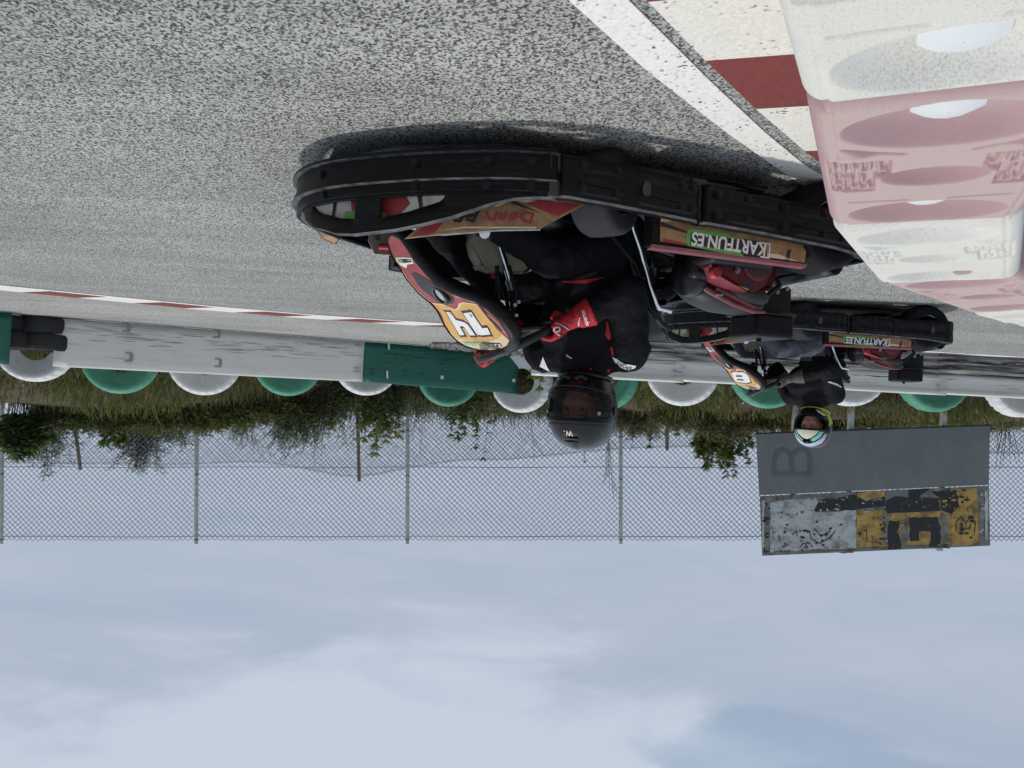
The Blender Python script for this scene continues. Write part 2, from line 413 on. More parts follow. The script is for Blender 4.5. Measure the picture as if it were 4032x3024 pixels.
def cloud(scale, det, off, rough=.6, dist=.6):
    mp = N.new('ShaderNodeMapping'); mp.inputs['Location'].default_value = off; mp.inputs['Rotation'].default_value = (0, 0, .25); mp.inputs['Scale'].default_value = (.8, 1.2, 1)
    L.new(cv.outputs[0], mp.inputs['Vector'])
    n = N.new('ShaderNodeTexNoise'); n.inputs['Scale'].default_value = scale; n.inputs['Detail'].default_value = det; n.inputs['Roughness'].default_value = rough; n.inputs['Distortion'].default_value = dist
    L.new(mp.outputs['Vector'], n.inputs['Vector']); return n.outputs['Fac']
c1 = cloud(.55, 9, (3.1, 1.2, 0)); c2 = cloud(1.7, 10, (0.4, 5.2, 2), .55, .4)
# higher up the cloud sheet is brighter; the sheet's lower, farther part is a flat blue grey
hi = N.new('ShaderNodeMapRange'); hi.interpolation_type = 'SMOOTHSTEP'
hv = mth('ADD', zz, mth('MULTIPLY', mth('SUBTRACT', c1, .5), .26)); hv = mth('ADD', hv, mth('MULTIPLY', mth('SUBTRACT', c2, .5), .36))
L.new(mth('ADD', hv, mth('MULTIPLY', sp.outputs['X'], .06)), hi.inputs['Value']); hi.inputs['From Min'].default_value = .285; hi.inputs['From Max'].default_value = .40
lo = N.new('ShaderNodeMapRange'); L.new(c2, lo.inputs['Value']); lo.inputs['From Min'].default_value = .3; lo.inputs['From Max'].default_value = .72
gm = N.new('ShaderNodeMix'); gm.data_type = 'RGBA'; L.new(lo.outputs[0], gm.inputs['Factor'])
gm.inputs['A'].default_value = (.40, .472, .592, 1); gm.inputs['B'].default_value = (.475, .54, .64, 1)
hz = N.new('ShaderNodeMapRange'); hz.inputs['From Min'].default_value = .02; hz.inputs['From Max'].default_value = .22; hz.inputs['To Min'].default_value = 1; hz.inputs['To Max'].default_value = 0; L.new(zz, hz.inputs['Value'])
gh = N.new('ShaderNodeMix'); gh.data_type = 'RGBA'; L.new(mth('MULTIPLY', hz.outputs[0], .75), gh.inputs['Factor']); L.new(gm.outputs['Result'], gh.inputs['A']); gh.inputs['B'].default_value = (.455, .53, .655, 1)
bm_ = N.new('ShaderNodeMix'); bm_.data_type = 'RGBA'; L.new(hi.outputs[0], bm_.inputs['Factor']); L.new(gh.outputs['Result'], bm_.inputs['A']); bm_.inputs['B'].default_value = (.565, .640, .740, 1)
bg2 = N.new('ShaderNodeBackground'); bg2.inputs['Strength'].default_value = 1.0; L.new(bm_.outputs['Result'], bg2.inputs['Color'])
# a clear gap in the sheet
g = ray(1690, 1640).normalized()
dx = mth('MULTIPLY', mth('SUBTRACT', sp.outputs['X'], g.x), 6.2); dz = mth('MULTIPLY', mth('SUBTRACT', sp.outputs['Z'], g.z), 26.)
r2 = mth('ADD', mth('MULTIPLY', dx, dx), mth('MULTIPLY', dz, dz))
gp = N.new('ShaderNodeMapRange'); gp.interpolation_type = 'SMOOTHSTEP'
L.new(mth('ADD', r2, mth('MULTIPLY', mth('SUBTRACT', c2, .5), 4.2)), gp.inputs['Value']); gp.inputs['From Min'].default_value = .6; gp.inputs['From Max'].default_value = 1.2
gp.inputs['To Min'].default_value = .58; gp.inputs['To Max'].default_value = .97
front = mth('GREATER_THAN', sp.outputs['Y'], 0.)
fac = mth('ADD', mth('MULTIPLY', gp.outputs[0], front), mth('MULTIPLY', mth('SUBTRACT', 1., front), .95))
ms = N.new('ShaderNodeMixShader'); L.new(fac, ms.inputs[0]); L.new(bg1.outputs[0], ms.inputs[1]); L.new(bg2.outputs[0], ms.inputs[2])
L.new(ms.outputs[0], out.inputs[0])
sun = bpy.data.lights.new('sun', 'SUN'); sun.energy = 2.0; sun.angle = radians(5); sun.color = (1, .96, .90)
so = bpy.data.objects.new('sun', sun); COL.objects.link(so)
sd = Vector((sin(SUN_AZ) * cos(SUN_EL), cos(SUN_AZ) * cos(SUN_EL), sin(SUN_EL)))
so.rotation_euler = sd.to_track_quat('Z', 'Y').to_euler()
SC.view_settings.view_transform = 'Standard'; SC.view_settings.look = 'None'; SC.view_settings.exposure = 0; SC.view_settings.gamma = 1
SC.render.engine = 'CYCLES'; SC.cycles.use_denoising = True; SC.cycles.max_bounces = 8; SC.cycles.transparent_max_bounces = 16

# ------------------------------------------------------------------ ground
TY = [(-16, 11.5), (-9, 10.7), (-7, 10.4), (-5.4, 10.25), (-4.3, 10.15), (-3.2, 10.2), (-2.2, 10.45), (-1.4, 11.0), (-.6, 11.7), (0, 12.3), (.9, 12.25), (2, 11.75), (3, 11.25), (3.9, 10.85), (4.7, 10.5), (5.9, 10.1), (7, 9.8), (10, 9.2), (16, 8.5)]
def crest(x): return table([(-16, .70), (-7, .72), (-3, .80), (0, .93), (3, 1.02), (7, 1.12), (16, 1.2)], x)
def bank(x, y):
    t0 = table(TY, x) + .18
    q = smoothstep(0, 1, (y - t0) / 1.7)
    z = crest(x) * q - .012 * max(0, y - t0 - 4)
    z += q * (.09 * noise.noise(Vector((x * 1.1, y * 1.1, 0))) + .04 * noise.noise(Vector((x * 4, y * 4, 3))))
    return z
mb = MB(); mb.grid(lambda u, v: Vector((lerp(-150, 150, u), lerp(-150, 150, v), 0)), 2, 2)
structure(mb.build('asphalt_track', M['asphalt'], smooth=0))

def sheet(name, pts, z, mat):
    m_ = MB(); m_.prism([(p[0], p[1]) for p in pts], lambda u, v, t: Vector((u, v, t)), z, z - .003)
    return structure(m_.build(name, mat, smooth=0))
# white edge line on the near side, the kerb stripes beside it
L1 = [(.55, .6), (.22, 1.09), (-.081, 1.552), (-.287, 1.859), (-.585, 2.252), (-1.013, 2.777), (-1.6, 3.36), (-2.6, 4.2), (-4.2, 5.2)]
L2 = [(.42, .55), (.10, 1.06), (-.197, 1.541), (-.435, 1.885), (-.68, 2.225), (-.905, 2.514), (-1.12, 2.74), (-1.70, 3.29), (-2.68, 4.12), (-4.26, 5.1)]
sheet('white_edge_line', L1 + L2[::-1], .004, M['white_line'])
K1 = [(.40, .52), (.07, 1.05), (-.232, 1.538), (-.405, 1.786), (-.602, 2.056), (-.845, 2.365), (-1.04, 2.60), (-1.26, 2.80), (-1.74, 3.24)]
kd = Vector((-.147, -.043))       # stripe edges run across the kerb
KO = [(p[0] + kd.x * 4.5, p[1] + kd.y * 4.5) for p in K1]
for i in range(len(K1) - 1):
    sheet('kerb_stripe', [K1[i], K1[i + 1], KO[i + 1], KO[i]], .004, M['kerb_red'] if i % 2 else M['kerb_white'])
# far kerb, run-off and old green verge strip
FI = [(12, 1.2), (8, 4.2), (6.2, 5.45), (5.3, 6.05), (4.335, 6.671), (3.64, 7.1), (2.867, 7.55), (1.948, 7.93), (.685, 8.215), (-.4, 8.30), (-1.5, 8.33), (-3.2, 8.55), (-4.8, 8.83), (-7, 9.05), (-12, 9.3)]
FO = [(p[0] + .13, p[1] + .36 - .012 * abs(p[0] - 3)) for p in FI]
for i in range(len(FO)):
    if FI[i][0] < -.2: FO[i] = (FI[i][0], FI[i][1] + .09)
def arc(pl, step):
    """points every step along a polyline"""
    res = []; d = 0; a = Vector(pl[0])
    for q in pl[1:]:
        b = Vector(q); l = (b - a).length
        while d <= l:
            res.append(a + (b - a) * (d / l)); d += step
        d -= l; a = b
    return res
def fi_split():
    i = [k for k, p in enumerate(FI) if p == (3.64, 7.1)][0]
    return arc(FI[:i + 1][::-1], .45)[::-1], arc(FI[i:], .46)
a_, b_ = fi_split(); ai = a_ + b_[1:]; PH = len(a_) - 1
def off(p):
    j = min(range(len(FI) - 1), key=lambda i: (Vector(FI[i]) + Vector(FI[i + 1]) - 2 * p).length)
    a, b = Vector(FI[j]), Vector(FI[j + 1]); t = max(0, min(1, (p - a).dot(b - a) / (b - a).length_squared))
    return Vector(FO[j]).lerp(Vector(FO[j + 1]), t)
sheet('far_edge_line', [tuple(p) for p in ai] + [(p.x - .03, p.y - .07) for p in ai][::-1], .005, M['white_line'])
for i in range(len(ai) - 1):
    a, b = ai[i], ai[i + 1]; c, d = off(a), off(b)
    e = (b - a) * -.65
    sheet('far_kerb_stripe', [tuple(a), tuple(b), tuple(d + e), tuple(c + e)], .004, M['kerb_red'] if (i - PH) % 2 else M['kerb_white'])
PA, PB = on(120, 684.5), on(787.3, 736.1)
pd = (PB - PA).normalized(); pn = Vector((-pd.y, pd.x, 0)); pn = pn if pn.y > 0 else -pn
ro = [(p[0], p[1]) for p in FO[:10]]
sheet('run_off', ro + [(-.2, 8.62), (-.3, 11.2), (.4, 11.6), tuple((PB + pn * .3)[:2]), tuple((PA + pn * .3)[:2]), (8, 8.6), (13, 6)], .003, M['runoff'])
sheet('old_green_verge', [(-1.1, 10.2), (.2, 10.55), (1.75, 10.95), (1.9, 11.13), (.1, 10.95), (-1.2, 10.6)], .006, M['green_kerb'])

def bank_mat():
    m = pm('bank_soil', (.060, .052, .026), .95, var=.4, vs=3, bump=.8, bs=25, dirt=((.12, .10, .075), .3, 9)); return m
mb = MB(); nx, ny = 130, 44
def bpnt(u, v):
    x = lerp(-17, 17, u); y = table(TY, x) - .35 + (v ** 1.5) * 16
    return Vector((x, y, bank(x, y) - .012 if y > table(TY, x) + .0 else -.012))
mb.grid(bpnt, nx, ny); structure(mb.build('grass_bank', bank_mat(), smooth=180))

# ------------------------------------------------------------------ plastic barrier blocks
def barrier_mat(name, top, deep, dirtc):
    m = pm(name, deep, .68, var=.06, vs=12, bump=.03, bs=260, spec=.3)
    N = m.node_tree.nodes; L = m.node_tree.links; b = N['Principled BSDF']
    col = b.inputs['Base Color'].links[0].from_socket
    tc = N.new('ShaderNodeTexCoord'); ge = N.new('ShaderNodeNewGeometry'); s = N.new('ShaderNodeSeparateXYZ'); L.new(ge.outputs['Normal'], s.inputs[0])
    n = N.new('ShaderNodeTexNoise'); n.inputs['Scale'].default_value = 14; n.inputs['Detail'].default_value = 9; n.inputs['Roughness'].default_value = .72; L.new(tc.outputs['Object'], n.inputs['Vector'])
    a = N.new('ShaderNodeMath'); a.operation = 'MULTIPLY_ADD'; a.inputs[1].default_value = .5; L.new(n.outputs['Fac'], a.inputs[0]); L.new(s.outputs['Z'], a.inputs[2])
    r = N.new('ShaderNodeMapRange'); r.inputs['From Min'].default_value = .95; r.inputs['From Max'].default_value = 1.25; L.new(a.outputs[0], r.inputs['Value'])
    mx = N.new('ShaderNodeMix'); mx.data_type = 'RGBA'; L.new(r.outputs[0], mx.inputs['Factor']); L.new(col, mx.inputs['A']); mx.inputs['B'].default_value = (*top, 1)
    n2 = N.new('ShaderNodeTexNoise'); n2.inputs['Scale'].default_value = 380; n2.inputs['Detail'].default_value = 3; L.new(tc.outputs['Object'], n2.inputs['Vector'])
    n3 = N.new('ShaderNodeTexNoise'); n3.inputs['Scale'].default_value = 7; n3.inputs['Detail'].default_value = 6; L.new(tc.outputs['Object'], n3.inputs['Vector'])
    q = N.new('ShaderNodeMath'); q.operation = 'MULTIPLY_ADD'; q.inputs[1].default_value = .55; L.new(n3.outputs['Fac'], q.inputs[0]); L.new(n2.outputs['Fac'], q.inputs[2])
    r3 = N.new('ShaderNodeMapRange'); r3.inputs['From Min'].default_value = .80; r3.inputs['From Max'].default_value = 1.10; r3.inputs['To Max'].default_value = .55; L.new(q.outputs[0], r3.inputs['Value'])
    m2 = N.new('ShaderNodeMix'); m2.data_type = 'RGBA'; L.new(r3.outputs[0], m2.inputs['Factor']); L.new(mx.outputs['Result'], m2.inputs['A']); m2.inputs['B'].default_value = (*dirtc, 1)
    L.new(m2.outputs['Result'], b.inputs['Base Color']); return m
M['barrier_white'] = barrier_mat('barrier_white', (.63, .61, .545), (.67, .66, .62), (.34, .29, .215))
M['barrier_pink'] = barrier_mat('barrier_pink', (.47, .36, .335), (.44, .29, .30), (.35, .25, .19))
M['cap'] = pm('cap_white', (.66, .675, .675), .42, var=.05)
BW = .27
def rbox(u, v, a, b, c, d, s=.004):
    """soft box mask"""
    return smoothstep(a - s, a + s, u) * (1 - smoothstep(b - s, b + s, u)) * smoothstep(c - s, c + s, v) * (1 - smoothstep(d - s, d + s, v))
def seg(u, v, p, q, w):
    d = Vector(q) - Vector(p); t = max(0, min(1, (Vector((u, v)) - Vector(p)).dot(d) / d.length_squared))
    return exp(-(((Vector((u, v)) - Vector(p) - d * t).length / w) ** 2))
rs = random.Random(5)
GLYPH = []
for k, y0, xm in ((0, .203, .078), (1, .262, .060), (2, .300, .060)):     # worn raised moulding in each recess: rows of upright strokes
    x = .019
    while x < xm:
        a = y0 - (0 if k else 0) + rs.uniform(-.002, .002); h_ = .036 if k == 0 else (.028 if k == 1 else .016)
        GLYPH.append(((a, x), (a + h_, x + rs.uniform(-.001, .001))))
        if rs.random() < .6: q = a + h_ * rs.choice((0, .5, 1)); GLYPH.append(((q, x), (q, x + .0095)))
        x += rs.choice((.0098, .0098, .0125))
def top_h(u, v, Lk):
    """height of the moulded top below its rim plane; u along, v across"""
    z = 0.
    for cu, ru, rv, dep in ((.085, .066, .105, .042), (Lk / 2, .042, .062, .030), (Lk - .085, .066, .105, .042)):
        e = ((u - cu) / ru) ** 2 + ((v - BW / 2) / rv) ** 2
        if e < 1: s_ = 1 - e; z -= dep * (s_ * s_ * (3 - 2 * s_)) ** .62
    for sgn in (0, 1):
        vv = v if not sgn else BW - v
        if .0 < vv < .13:
            m = max(rbox(u, vv, .19, .322, .014, .066, .002), rbox(u, vv, .19, .262, .014, .084, .002))
            if m > .01:
                z -= .010 * m
                g = 0
                for p, q in GLYPH:
                    if abs(u - p[0]) < .045: g = max(g, seg(u, vv, p, q, .0027))
                z += .0085 * g * m
            z -= .006 * (seg(u, vv, (.14, .033), (.172, .099), .0035) + seg(u, vv, (.379, .038), (.3815, .108), .0035))
            z -= .0022 * exp(-((vv - .024) / .0035) ** 2)
            e = ((u - .16) / .010) ** 2 + ((vv - .045) / .022) ** 2
            z += .006 * exp(-e * 1.2)
    return z
def make_block(name, Lk, mat, caps=(1, 1), fine=1):
    t = thing(name, '', 'barrier block')
    mb = MB(); nu, nv = (400, 200) if fine else (190, 96); R = .03; Ht = .5
    def fn(a, b):
        # rows run over the top and a little down each side so the edges are rolled
        pu = lerp(-.05, Lk + .05, a); pv = lerp(-.05, BW + .05, b)
        u = max(0, min(Lk, pu)); v = max(0, min(BW, pv))
        z = Ht + top_h(u, v, Lk)
        for d in (u, Lk - u, v, BW - v):
            if d < R: z -= R - sqrt(max(0, R * R - (R - d) ** 2))
        # rounded plan corners
        x, y = u, v
        cu = R if u < R else (Lk - R if u > Lk - R else None); cvv = R if v < R else (BW - R if v > BW - R else None)
        if cu is not None and cvv is not None:
            d = Vector((u - cu, v - cvv)); l = max(abs(d.x), abs(d.y)); 
            if d.length > 1e-6:
                d = d.normalized() * l; x, y = cu + d.x, cvv + d.y
        ov = max(-pu, pu - Lk, -pv, pv - BW, 0)
        if ov > 0: z = min(z, Ht - R) - (Ht - R - .004) * min(1, ov / .05)
        return Vector((x, y, z))
    mb.grid(fn, nu, nv)
    mb.build('shell', mat, t, smooth=180)
    if mat == M['barrier_white'] and fine:      # rust washed along the far groove
        sr_ = MB(); pts = [(.379, .040), (.3802, .073), (.3815, .106)]
        sr_.ribbon([(a + (Lk - .5433), b) for a, b in pts], .0046, lambda a, b: Vector((a, b, Ht - .0036))); sr_.build('rust_stain', M['rust'], t, smooth=0)
    for k, cu in enumerate((.085, Lk - .085)):
        if not caps[k]: continue
        cp = MB(); r = .0395
        prof = [(r * 1.0, 0), (r, .012), (r * .93, .018), (r * .55, .025), (0.0005, .026)]
        cp.lathe(prof, Matrix.Translation((cu, BW / 2, Ht - .041)), 10)
        cp.lathe([(r * 1.08, .001), (r * 1.08, .005), (r, .006)], Matrix.Translation((cu, BW / 2, Ht - .041)), 24)
        cp.lathe([(r * .98, -.02), (r * 1.0, .0)], Matrix.Translation((cu, BW / 2, Ht - .041)), 24)
        cp.build('filler_cap', M['cap'], t, smooth=30)
    return t
CR = [(.125, .36), (-.045, .307), (-.281, .796), (-.505, 1.291), (-.808, 1.779), (-1.254, 2.200), (-1.70, 2.55), (-2.25, 2.86)]
CR[0] = (.06, -.19)
bl = [('white water-filled plastic barrier block nearest the bottom edge, speckled and rust-stained', 'barrier_white', (1, 1)),
      ('faded pink plastic barrier block between the two nearest white blocks', 'barrier_pink', (1, 1)),
      ('clean white plastic barrier block between two pink ones', 'barrier_white', (0, 0)),
      ('dusty pink plastic barrier block beyond the second white block', 'barrier_pink', (1, 1)),
      ('white plastic barrier block farthest along the row, just showing at the edge', 'barrier_white', (0, 0)),
      ('pink plastic barrier block at the far hidden end of the row', 'barrier_pink', (1, 1))]
for i, (lab, mt, caps) in enumerate(bl):
    a, b = Vector(CR[i + 1]), Vector(CR[i + 2]); d = b - a; Lk = d.length
    t = make_block('barrier_block', Lk - .003, M[mt], caps, i < 3)
    t['label'] = lab; t['group'] = 'plastic barrier blocks along the near kerb'
    t.location = (a.x, a.y, -.005 + (.004 if i % 2 == 0 else 0)); t.rotation_euler = (0, 0, atan2(d.y, d.x))
# ------------------------------------------------------------------ track-side walls of painted board
def wall(name, label, A, B, z1a, z1b, mat, cat='barrier wall', group=None):
    t = thing(name, label, cat, (A.x, A.y, 0), atan2(B.y - A.y, B.x - A.x), group)
    Lw = (B - A).length
    mb = MB(); sgn = 1 if pn.dot(Vector((-(B - A).y, (B - A).x, 0))) > 0 else -1
    mb.grid(lambda u, v: Vector((u * Lw, .004 * sin(u * 9) * sgn, .012 + v * (lerp(z1a, z1b, u) - .012))), 24, 6)
    o = mb.build('board', mat, t, smooth=180, solid=.022, off=1 if sgn < 0 else -1)
    return t, Lw, sgn
def on_wall(t, q):
    """(along, height) of a surveyed point on a wall"""
    A = t.location; d = Vector((cos(t.rotation_euler.z), sin(t.rotation_euler.z), 0)); n = Vector((-d.y, d.x, 0))
    r = ray(*q); O = Vector((0, 0, H)); k = (A - O).dot(n) / r.dot(n); P = O + r * k
    return (P - A).dot(d), P.z
def marks(t, sgn, pts, name, mat, size, tilt=0):
    for q in pts:
        u, z = on_wall(t, q); mb = MB()
        mb.box((u, -sgn * .012 - sgn * .003, z), (size[0], .008, size[1]), rot=Matrix.Rotation(tilt, 3, 'Y'))
        mb.build(name, mat, t, smooth=0)
c1 = lambda a, b: ((a / 2.011) / 1.82278, (1100 + b / 2.011) / 1.82278)
c2 = lambda a, b: ((1000 + a / 2.011) / 1.82278, (1200 + b / 2.011) / 1.82278)
t, Lw, sg = wall('track_wall', 'long off-white board wall with black rubber streaks, between the two green boards', PA, PB, .595, .576, M['wall_white'])
for q in (c1(1040, 618), c1(1745, 662), c1(1022, 380), c1(1735, 430)):
    u, z = on_wall(t, q)
    mb = MB(); y0 = -sg * .008
    mb.box((u, y0, z), (.035, .012, .09)); mb.box((u - .035, y0, z + .05), (.075, .010, .014)); mb.box((u - .035, y0, z - .05), (.075, .010, .014))
    mb.build('strap_slot', M['strap'], t, smooth=0)
marks(t, sg, [c2(822, 322), c2(818, 500), c2(818, 527)], 'strap_slot', M['strap'], (.10, .010))
rsd = random.Random(3)
for q, n in ((c1(930, 440), 22), (c1(1750, 520), 22), (c2(120, 330), 18), (c1(560, 360), 12), (c2(500, 350), 14), (c1(1300, 470), 14)):
    for k in range(n):                       # tyre rub marks
        u, z = on_wall(t, (q[0] + rsd.gauss(0, 48), q[1] + rsd.gauss(0, 10))); l = rsd.uniform(.08, .42); mb = MB(); h_ = rsd.uniform(.0015, .006); u = max(.02, min(Lw - l - .02, u))
        mb.flat([(0, 0), (l * .4, h_), (l, h_ * .3), (l * .9, -h_ * .4), (l * .3, -h_ * .6)], lambda a, b: Vector((u + a, -sg * .0055, z + b)))
        mb.build('rub_mark', M['rub'], t, smooth=0)
GE = Vector((-.087, 12.146, 0))
t, Lw, sg = wall('track_wall', 'dark green board wall joined to the long white one, gravel piled at its foot', PB + pd * .012, GE, .576, .628, M['wall_green'])
marks(t, sg, [c2(1065, 325), c2(1053, 553)], 'cable_tie', M['cable_tie'], (.025, .11), .1)
marks(t, sg, [c2(1487, 575), c2(2054, 600)], 'cable_tie', M['cable_tie'], (.05, .05))
marks(t, sg, [c2(960, 337), c2(938, 512), c2(936, 540), c2(1195, 525), c2(1193, 557), c2(1325, 548), c2(1800, 568)], 'strap_slot', M['slot'], (.07, .010))
for k in range(40):
    u, z = on_wall(t, c2(rsd.uniform(900, 1900), rsd.uniform(370, 470))); l = rsd.uniform(.1, .4); mb = MB(); h_ = rsd.uniform(.002, .008)
    mb.flat([(0, 0), (l * .4, h_), (l, h_ * .3), (l * .9, -h_ * .4), (l * .3, -h_ * .6)], lambda a, b: Vector((u + a, -sg * .0055, z + b)))
    mb.build('rub_mark', M['rub_dark'], t, smooth=0)
GA = on(26, 674.5); GA.z = 0
t, Lw, sg = wall('track_wall', 'dark green board wall cut off by the picture edge, beside black tyre stacks', GA - pd * 2.4, GA, .61, .605, M['wall_green'])

# ------------------------------------------------------------------ tyres
def tyre_mesh(R, ri, w, lug, n=88):
    """a tyre on its axis Z, with shoulder lugs"""
    mb = MB()
    prof = [(ri, -w * .06), (ri + .02, -w * .10), (lerp(ri, R, .30), -w * .23), (lerp(ri, R, .34), -w * .29), (lerp(ri, R, .38), -w * .25), (lerp(ri, R, .58), -w * .38), (lerp(ri, R, .62), -w * .44), (lerp(ri, R, .65), -w * .405), (lerp(ri, R, .72), -w * .485), (lerp(ri, R, .84), -w * .47), (lerp(ri, R, .86), -w * .455), (R * .965, -w * .40), (R * .99, -w * .33), (R, -w * .2), (R, w * .2), (R * .99, w * .33), (R * .965, w * .40),
            (lerp(ri, R, .86), w * .455), (lerp(ri, R, .84), w * .47), (lerp(ri, R, .72), w * .485), (lerp(ri, R, .62), w * .42), (lerp(ri, R, .35), w * .26), (ri + .02, w * .10), (ri, w * .06), (ri - .004, w * .04), (R * .86, w * .30), (R * .9, 0), (R * .86, -w * .30), (ri - .004, -w * .04)]
    k = len(prof); vs = []
    for i in range(n):
        a = 2 * pi * i / n; notch = lug if i % 4 == 0 else 0
        for j, (r, h) in enumerate(prof):
            if j in (11, 12, 15, 16): r -= notch; h *= 1 - notch * 5
            vs.append((r * cos(a), r * sin(a), h))
    fs = [(i * k + j, i * k + (j + 1) % k, ((i + 1) % n) * k + (j + 1) % k, ((i + 1) % n) * k + j) for i in range(n) for j in range(k)]
    mb.add(vs, [f[::-1] for f in fs]); return mb
tw = tyre_mesh(.475, .205, .27, .016, 112); tg = tyre_mesh(.475, .205, .27, .006, 112)
TYRES = [(73.7, 824.4, 'w', 'white painted truck tyre nearest the picture edge, black tyre stacks before it'),
         (257.8, 850.4, 'g', 'green painted truck tyre behind the middle of the long white wall'),
         (439.2, 853.6, 'w', 'white painted tyre with ragged tread between two green ones, behind the white wall'),
         (619.5, 855.3, 'g', 'green painted tyre behind the white wall, weed stems hanging over it'),
         (788.7, 854.2, 'w', 'white painted tyre where the white wall meets the green wall'),
         (966, 878.2, 'g', 'green painted tyre behind the middle of the gravelled green wall'),
         (1124, 891.4, 'w', 'white painted tyre with rusty stain inside, beside the black helmet'),
         (1303, 886, 'g', 'green painted tyre half hidden by the black helmet'),
         (1471.5, 876.9, 'w', 'white lugged truck tyre behind the guardrail, between the two drivers'),
         (1655.2, 882.4, 'g', 'green painted tyre behind the nose panel with number 8'),
         (1832.6, 877.5, 'w', 'white painted tyre just behind the second driver and his kart'),
         (2013.2, 889.8, 'g', 'green painted tyre above the guardrail joint, under the billboard'),
         (2200, 901.4, 'w', 'white painted tyre behind the guardrail at the picture edge')]
wt = gt = None
for px, py, c, lab in TYRES:
    Y = 10.3
    for _ in range(6): P = at(px, py, Y); Y = table(TY, P.x)
    src = wt if c == 'w' else gt
    if src is None:
        o = (tw if c == 'w' else tg).build('painted_tyre', M['tyre_white' if c == 'w' else 'tyre_green'], smooth=50)
        if c == 'w': wt = o
        else: gt = o
    else:
        o = src.copy(); COL.objects.link(o)
    tag(o, lab, 'tyre', 'painted truck tyres standing along the bank')
    x, y = P.x, Y; sl = atan2(table(TY, x + .4) - table(TY, x - .4), .8)
    o.rotation_euler = (radians(90), rsd.uniform(0, 3), sl * .6 + rsd.uniform(-.06, .06)); o.location = (x, y, P.z - .475)
bt = tyre_mesh(.30, .19, .2, .006, 60)
bk = None
gapd = -pd
for lab, s, dep, z in (('black used tyre, bottom of the stack against the green wall end', .10, .42, .105), ('black used tyre, top of the stack against the green wall end', .04, .40, .312),
                       ('black used tyre, bottom of the stack tucked behind the white wall end', -.36, .42, .105), ('black used tyre, top of the stack tucked behind the white wall end', -.40, .42, .312)):
    if bk is None: bk = bt.build('used_tyre', M['tyre_black'], smooth=50); o = bk
    else: o = bk.copy(); COL.objects.link(o)
    tag(o, lab, 'tyre', 'black tyres stacked in the wall gap')
    P = GA - gapd * .02 + gapd * (s + .06) + pn * dep; o.location = (P.x, P.y, z); o.rotation_euler = (rsd.uniform(-.03, .03), rsd.uniform(-.03, .03), rsd.uniform(0, 6))

# ------------------------------------------------------------------ steel guardrail
ARM = [(-.2, 8.42), (-1.0, 8.46), (-2.0, 8.60), (-4.8, 9.065), (-6.2, 9.28), (-9, 9.72)]
def arm(s): 
    d = 0
    for a, b in zip(ARM, ARM[1:]):
        a, b = Vector(a), Vector(b); l = (b - a).length
        if s <= d + l or (b == Vector(ARM[-1])): return a + (b - a) * ((s - d) / l), (b - a).normalized()
        d += l
gr = thing('guardrail', 'two-tier steel guardrail with black tyre scuffs beyond the second kart', 'guardrail', (-2, 8.6, 0))
O0 = Vector((-2, 8.6, 0))
PF = [(.0, .012), (.026, .022), (.032, .045), (.006, .070), (.006, .085), (.032, .108), (.034, .130), (.012, .150), (.010, .165), (.034, .185), (.034, .215), (.006, .236)]
PF2 = [(.004, .240), (.03, .262), (.036, .285), (.006, .318), (.006, .405), (.030, .425), (.034, .448), (.012, .462), (.0, .463)]
def beam(s0, s1, prof, mat, dz):
    mb = MB(); n = 14
    def fn(u, v):
        p, d = arm(lerp(s0, s1, u)); k = v * (len(prof) - 1); i = min(int(k), len(prof) - 2); f = k - i
        o = lerp(prof[i][0], prof[i + 1][0], f); z = lerp(prof[i][1], prof[i + 1][1], f)
        return Vector((p.x + d.y * o, p.y - abs(d.x) * o, z + dz)) - O0
    mb.grid(fn, n, (len(prof) - 1) * 3)
    mb.build('beam', mat, gr, smooth=180, solid=.006, off=-1)
S = [0, 1.55, 4.70, 7.8, 9.2]
for i in range(4):
    dz = -.012 * (i - 1) + (.006 if i == 3 else 0)
    beam(S[i], S[i + 1] + .10, PF, M['armco'], dz - .002 * (i % 2)); beam(S[i], S[i + 1] + .10, PF2, M['armco'] if i == 9 else M['armco_clean'], dz - .002 * (i % 2))
for s in (1.6, 4.76, 7.85):
    p, d = arm(s); mb = MB(); mb.box((p.x - O0.x, p.y + .07 - O0.y, .2), (.09, .09, .42)); mb.build('post', M['rust_post'], gr, smooth=0, bevel=.006)
    for z in (.12, .36):
        mb = MB(); mb.lathe([(.001, .0), (.012, 0), (.014, .008), (.001, .012)], Matrix.Translation((p.x - O0.x + .06, p.y - .036 - O0.y, z)) @ Matrix.Rotation(radians(90), 4, 'X'), 10); mb.build('bolt', M['steel'], gr)
    mb = MB(); mb.prism([(.03 * cos(a) * 1.5 + .07, .03 * sin(a) + .238) for a in [2 * pi * i / 16 for i in range(16)]], lambda u, v, q: Vector((p.x + d.x * u - O0.x, p.y + d.y * u - .012 - q - O0.y, v)), 0, .003); mb.build('splice_hole', M['rust_post'], gr, smooth=0)
# strips of tyre rubber smeared along the rail
for k in range(70):
    s = rsd.uniform(.3, 8.5); lev = rsd.choice([.075, .165, .17, .06, .275, .29, .21]); l = rsd.uniform(.15, .8)
    mb = MB(); n = 6
    def fn(u, v):
        p, d = arm(s + u * l); z = lev + (v - .5) * .016 * sin(pi * (u * .9 + .05)) * (1 + .4 * sin(k + u * 9)) + .004 * sin(u * 7 + k)
        return Vector((p.x + d.y * .0395, p.y - abs(d.x) * .0395, z)) - O0
    mb.grid(fn, n, 1); mb.build('rubber_smear', M['tyre_black'], gr, smooth=180)

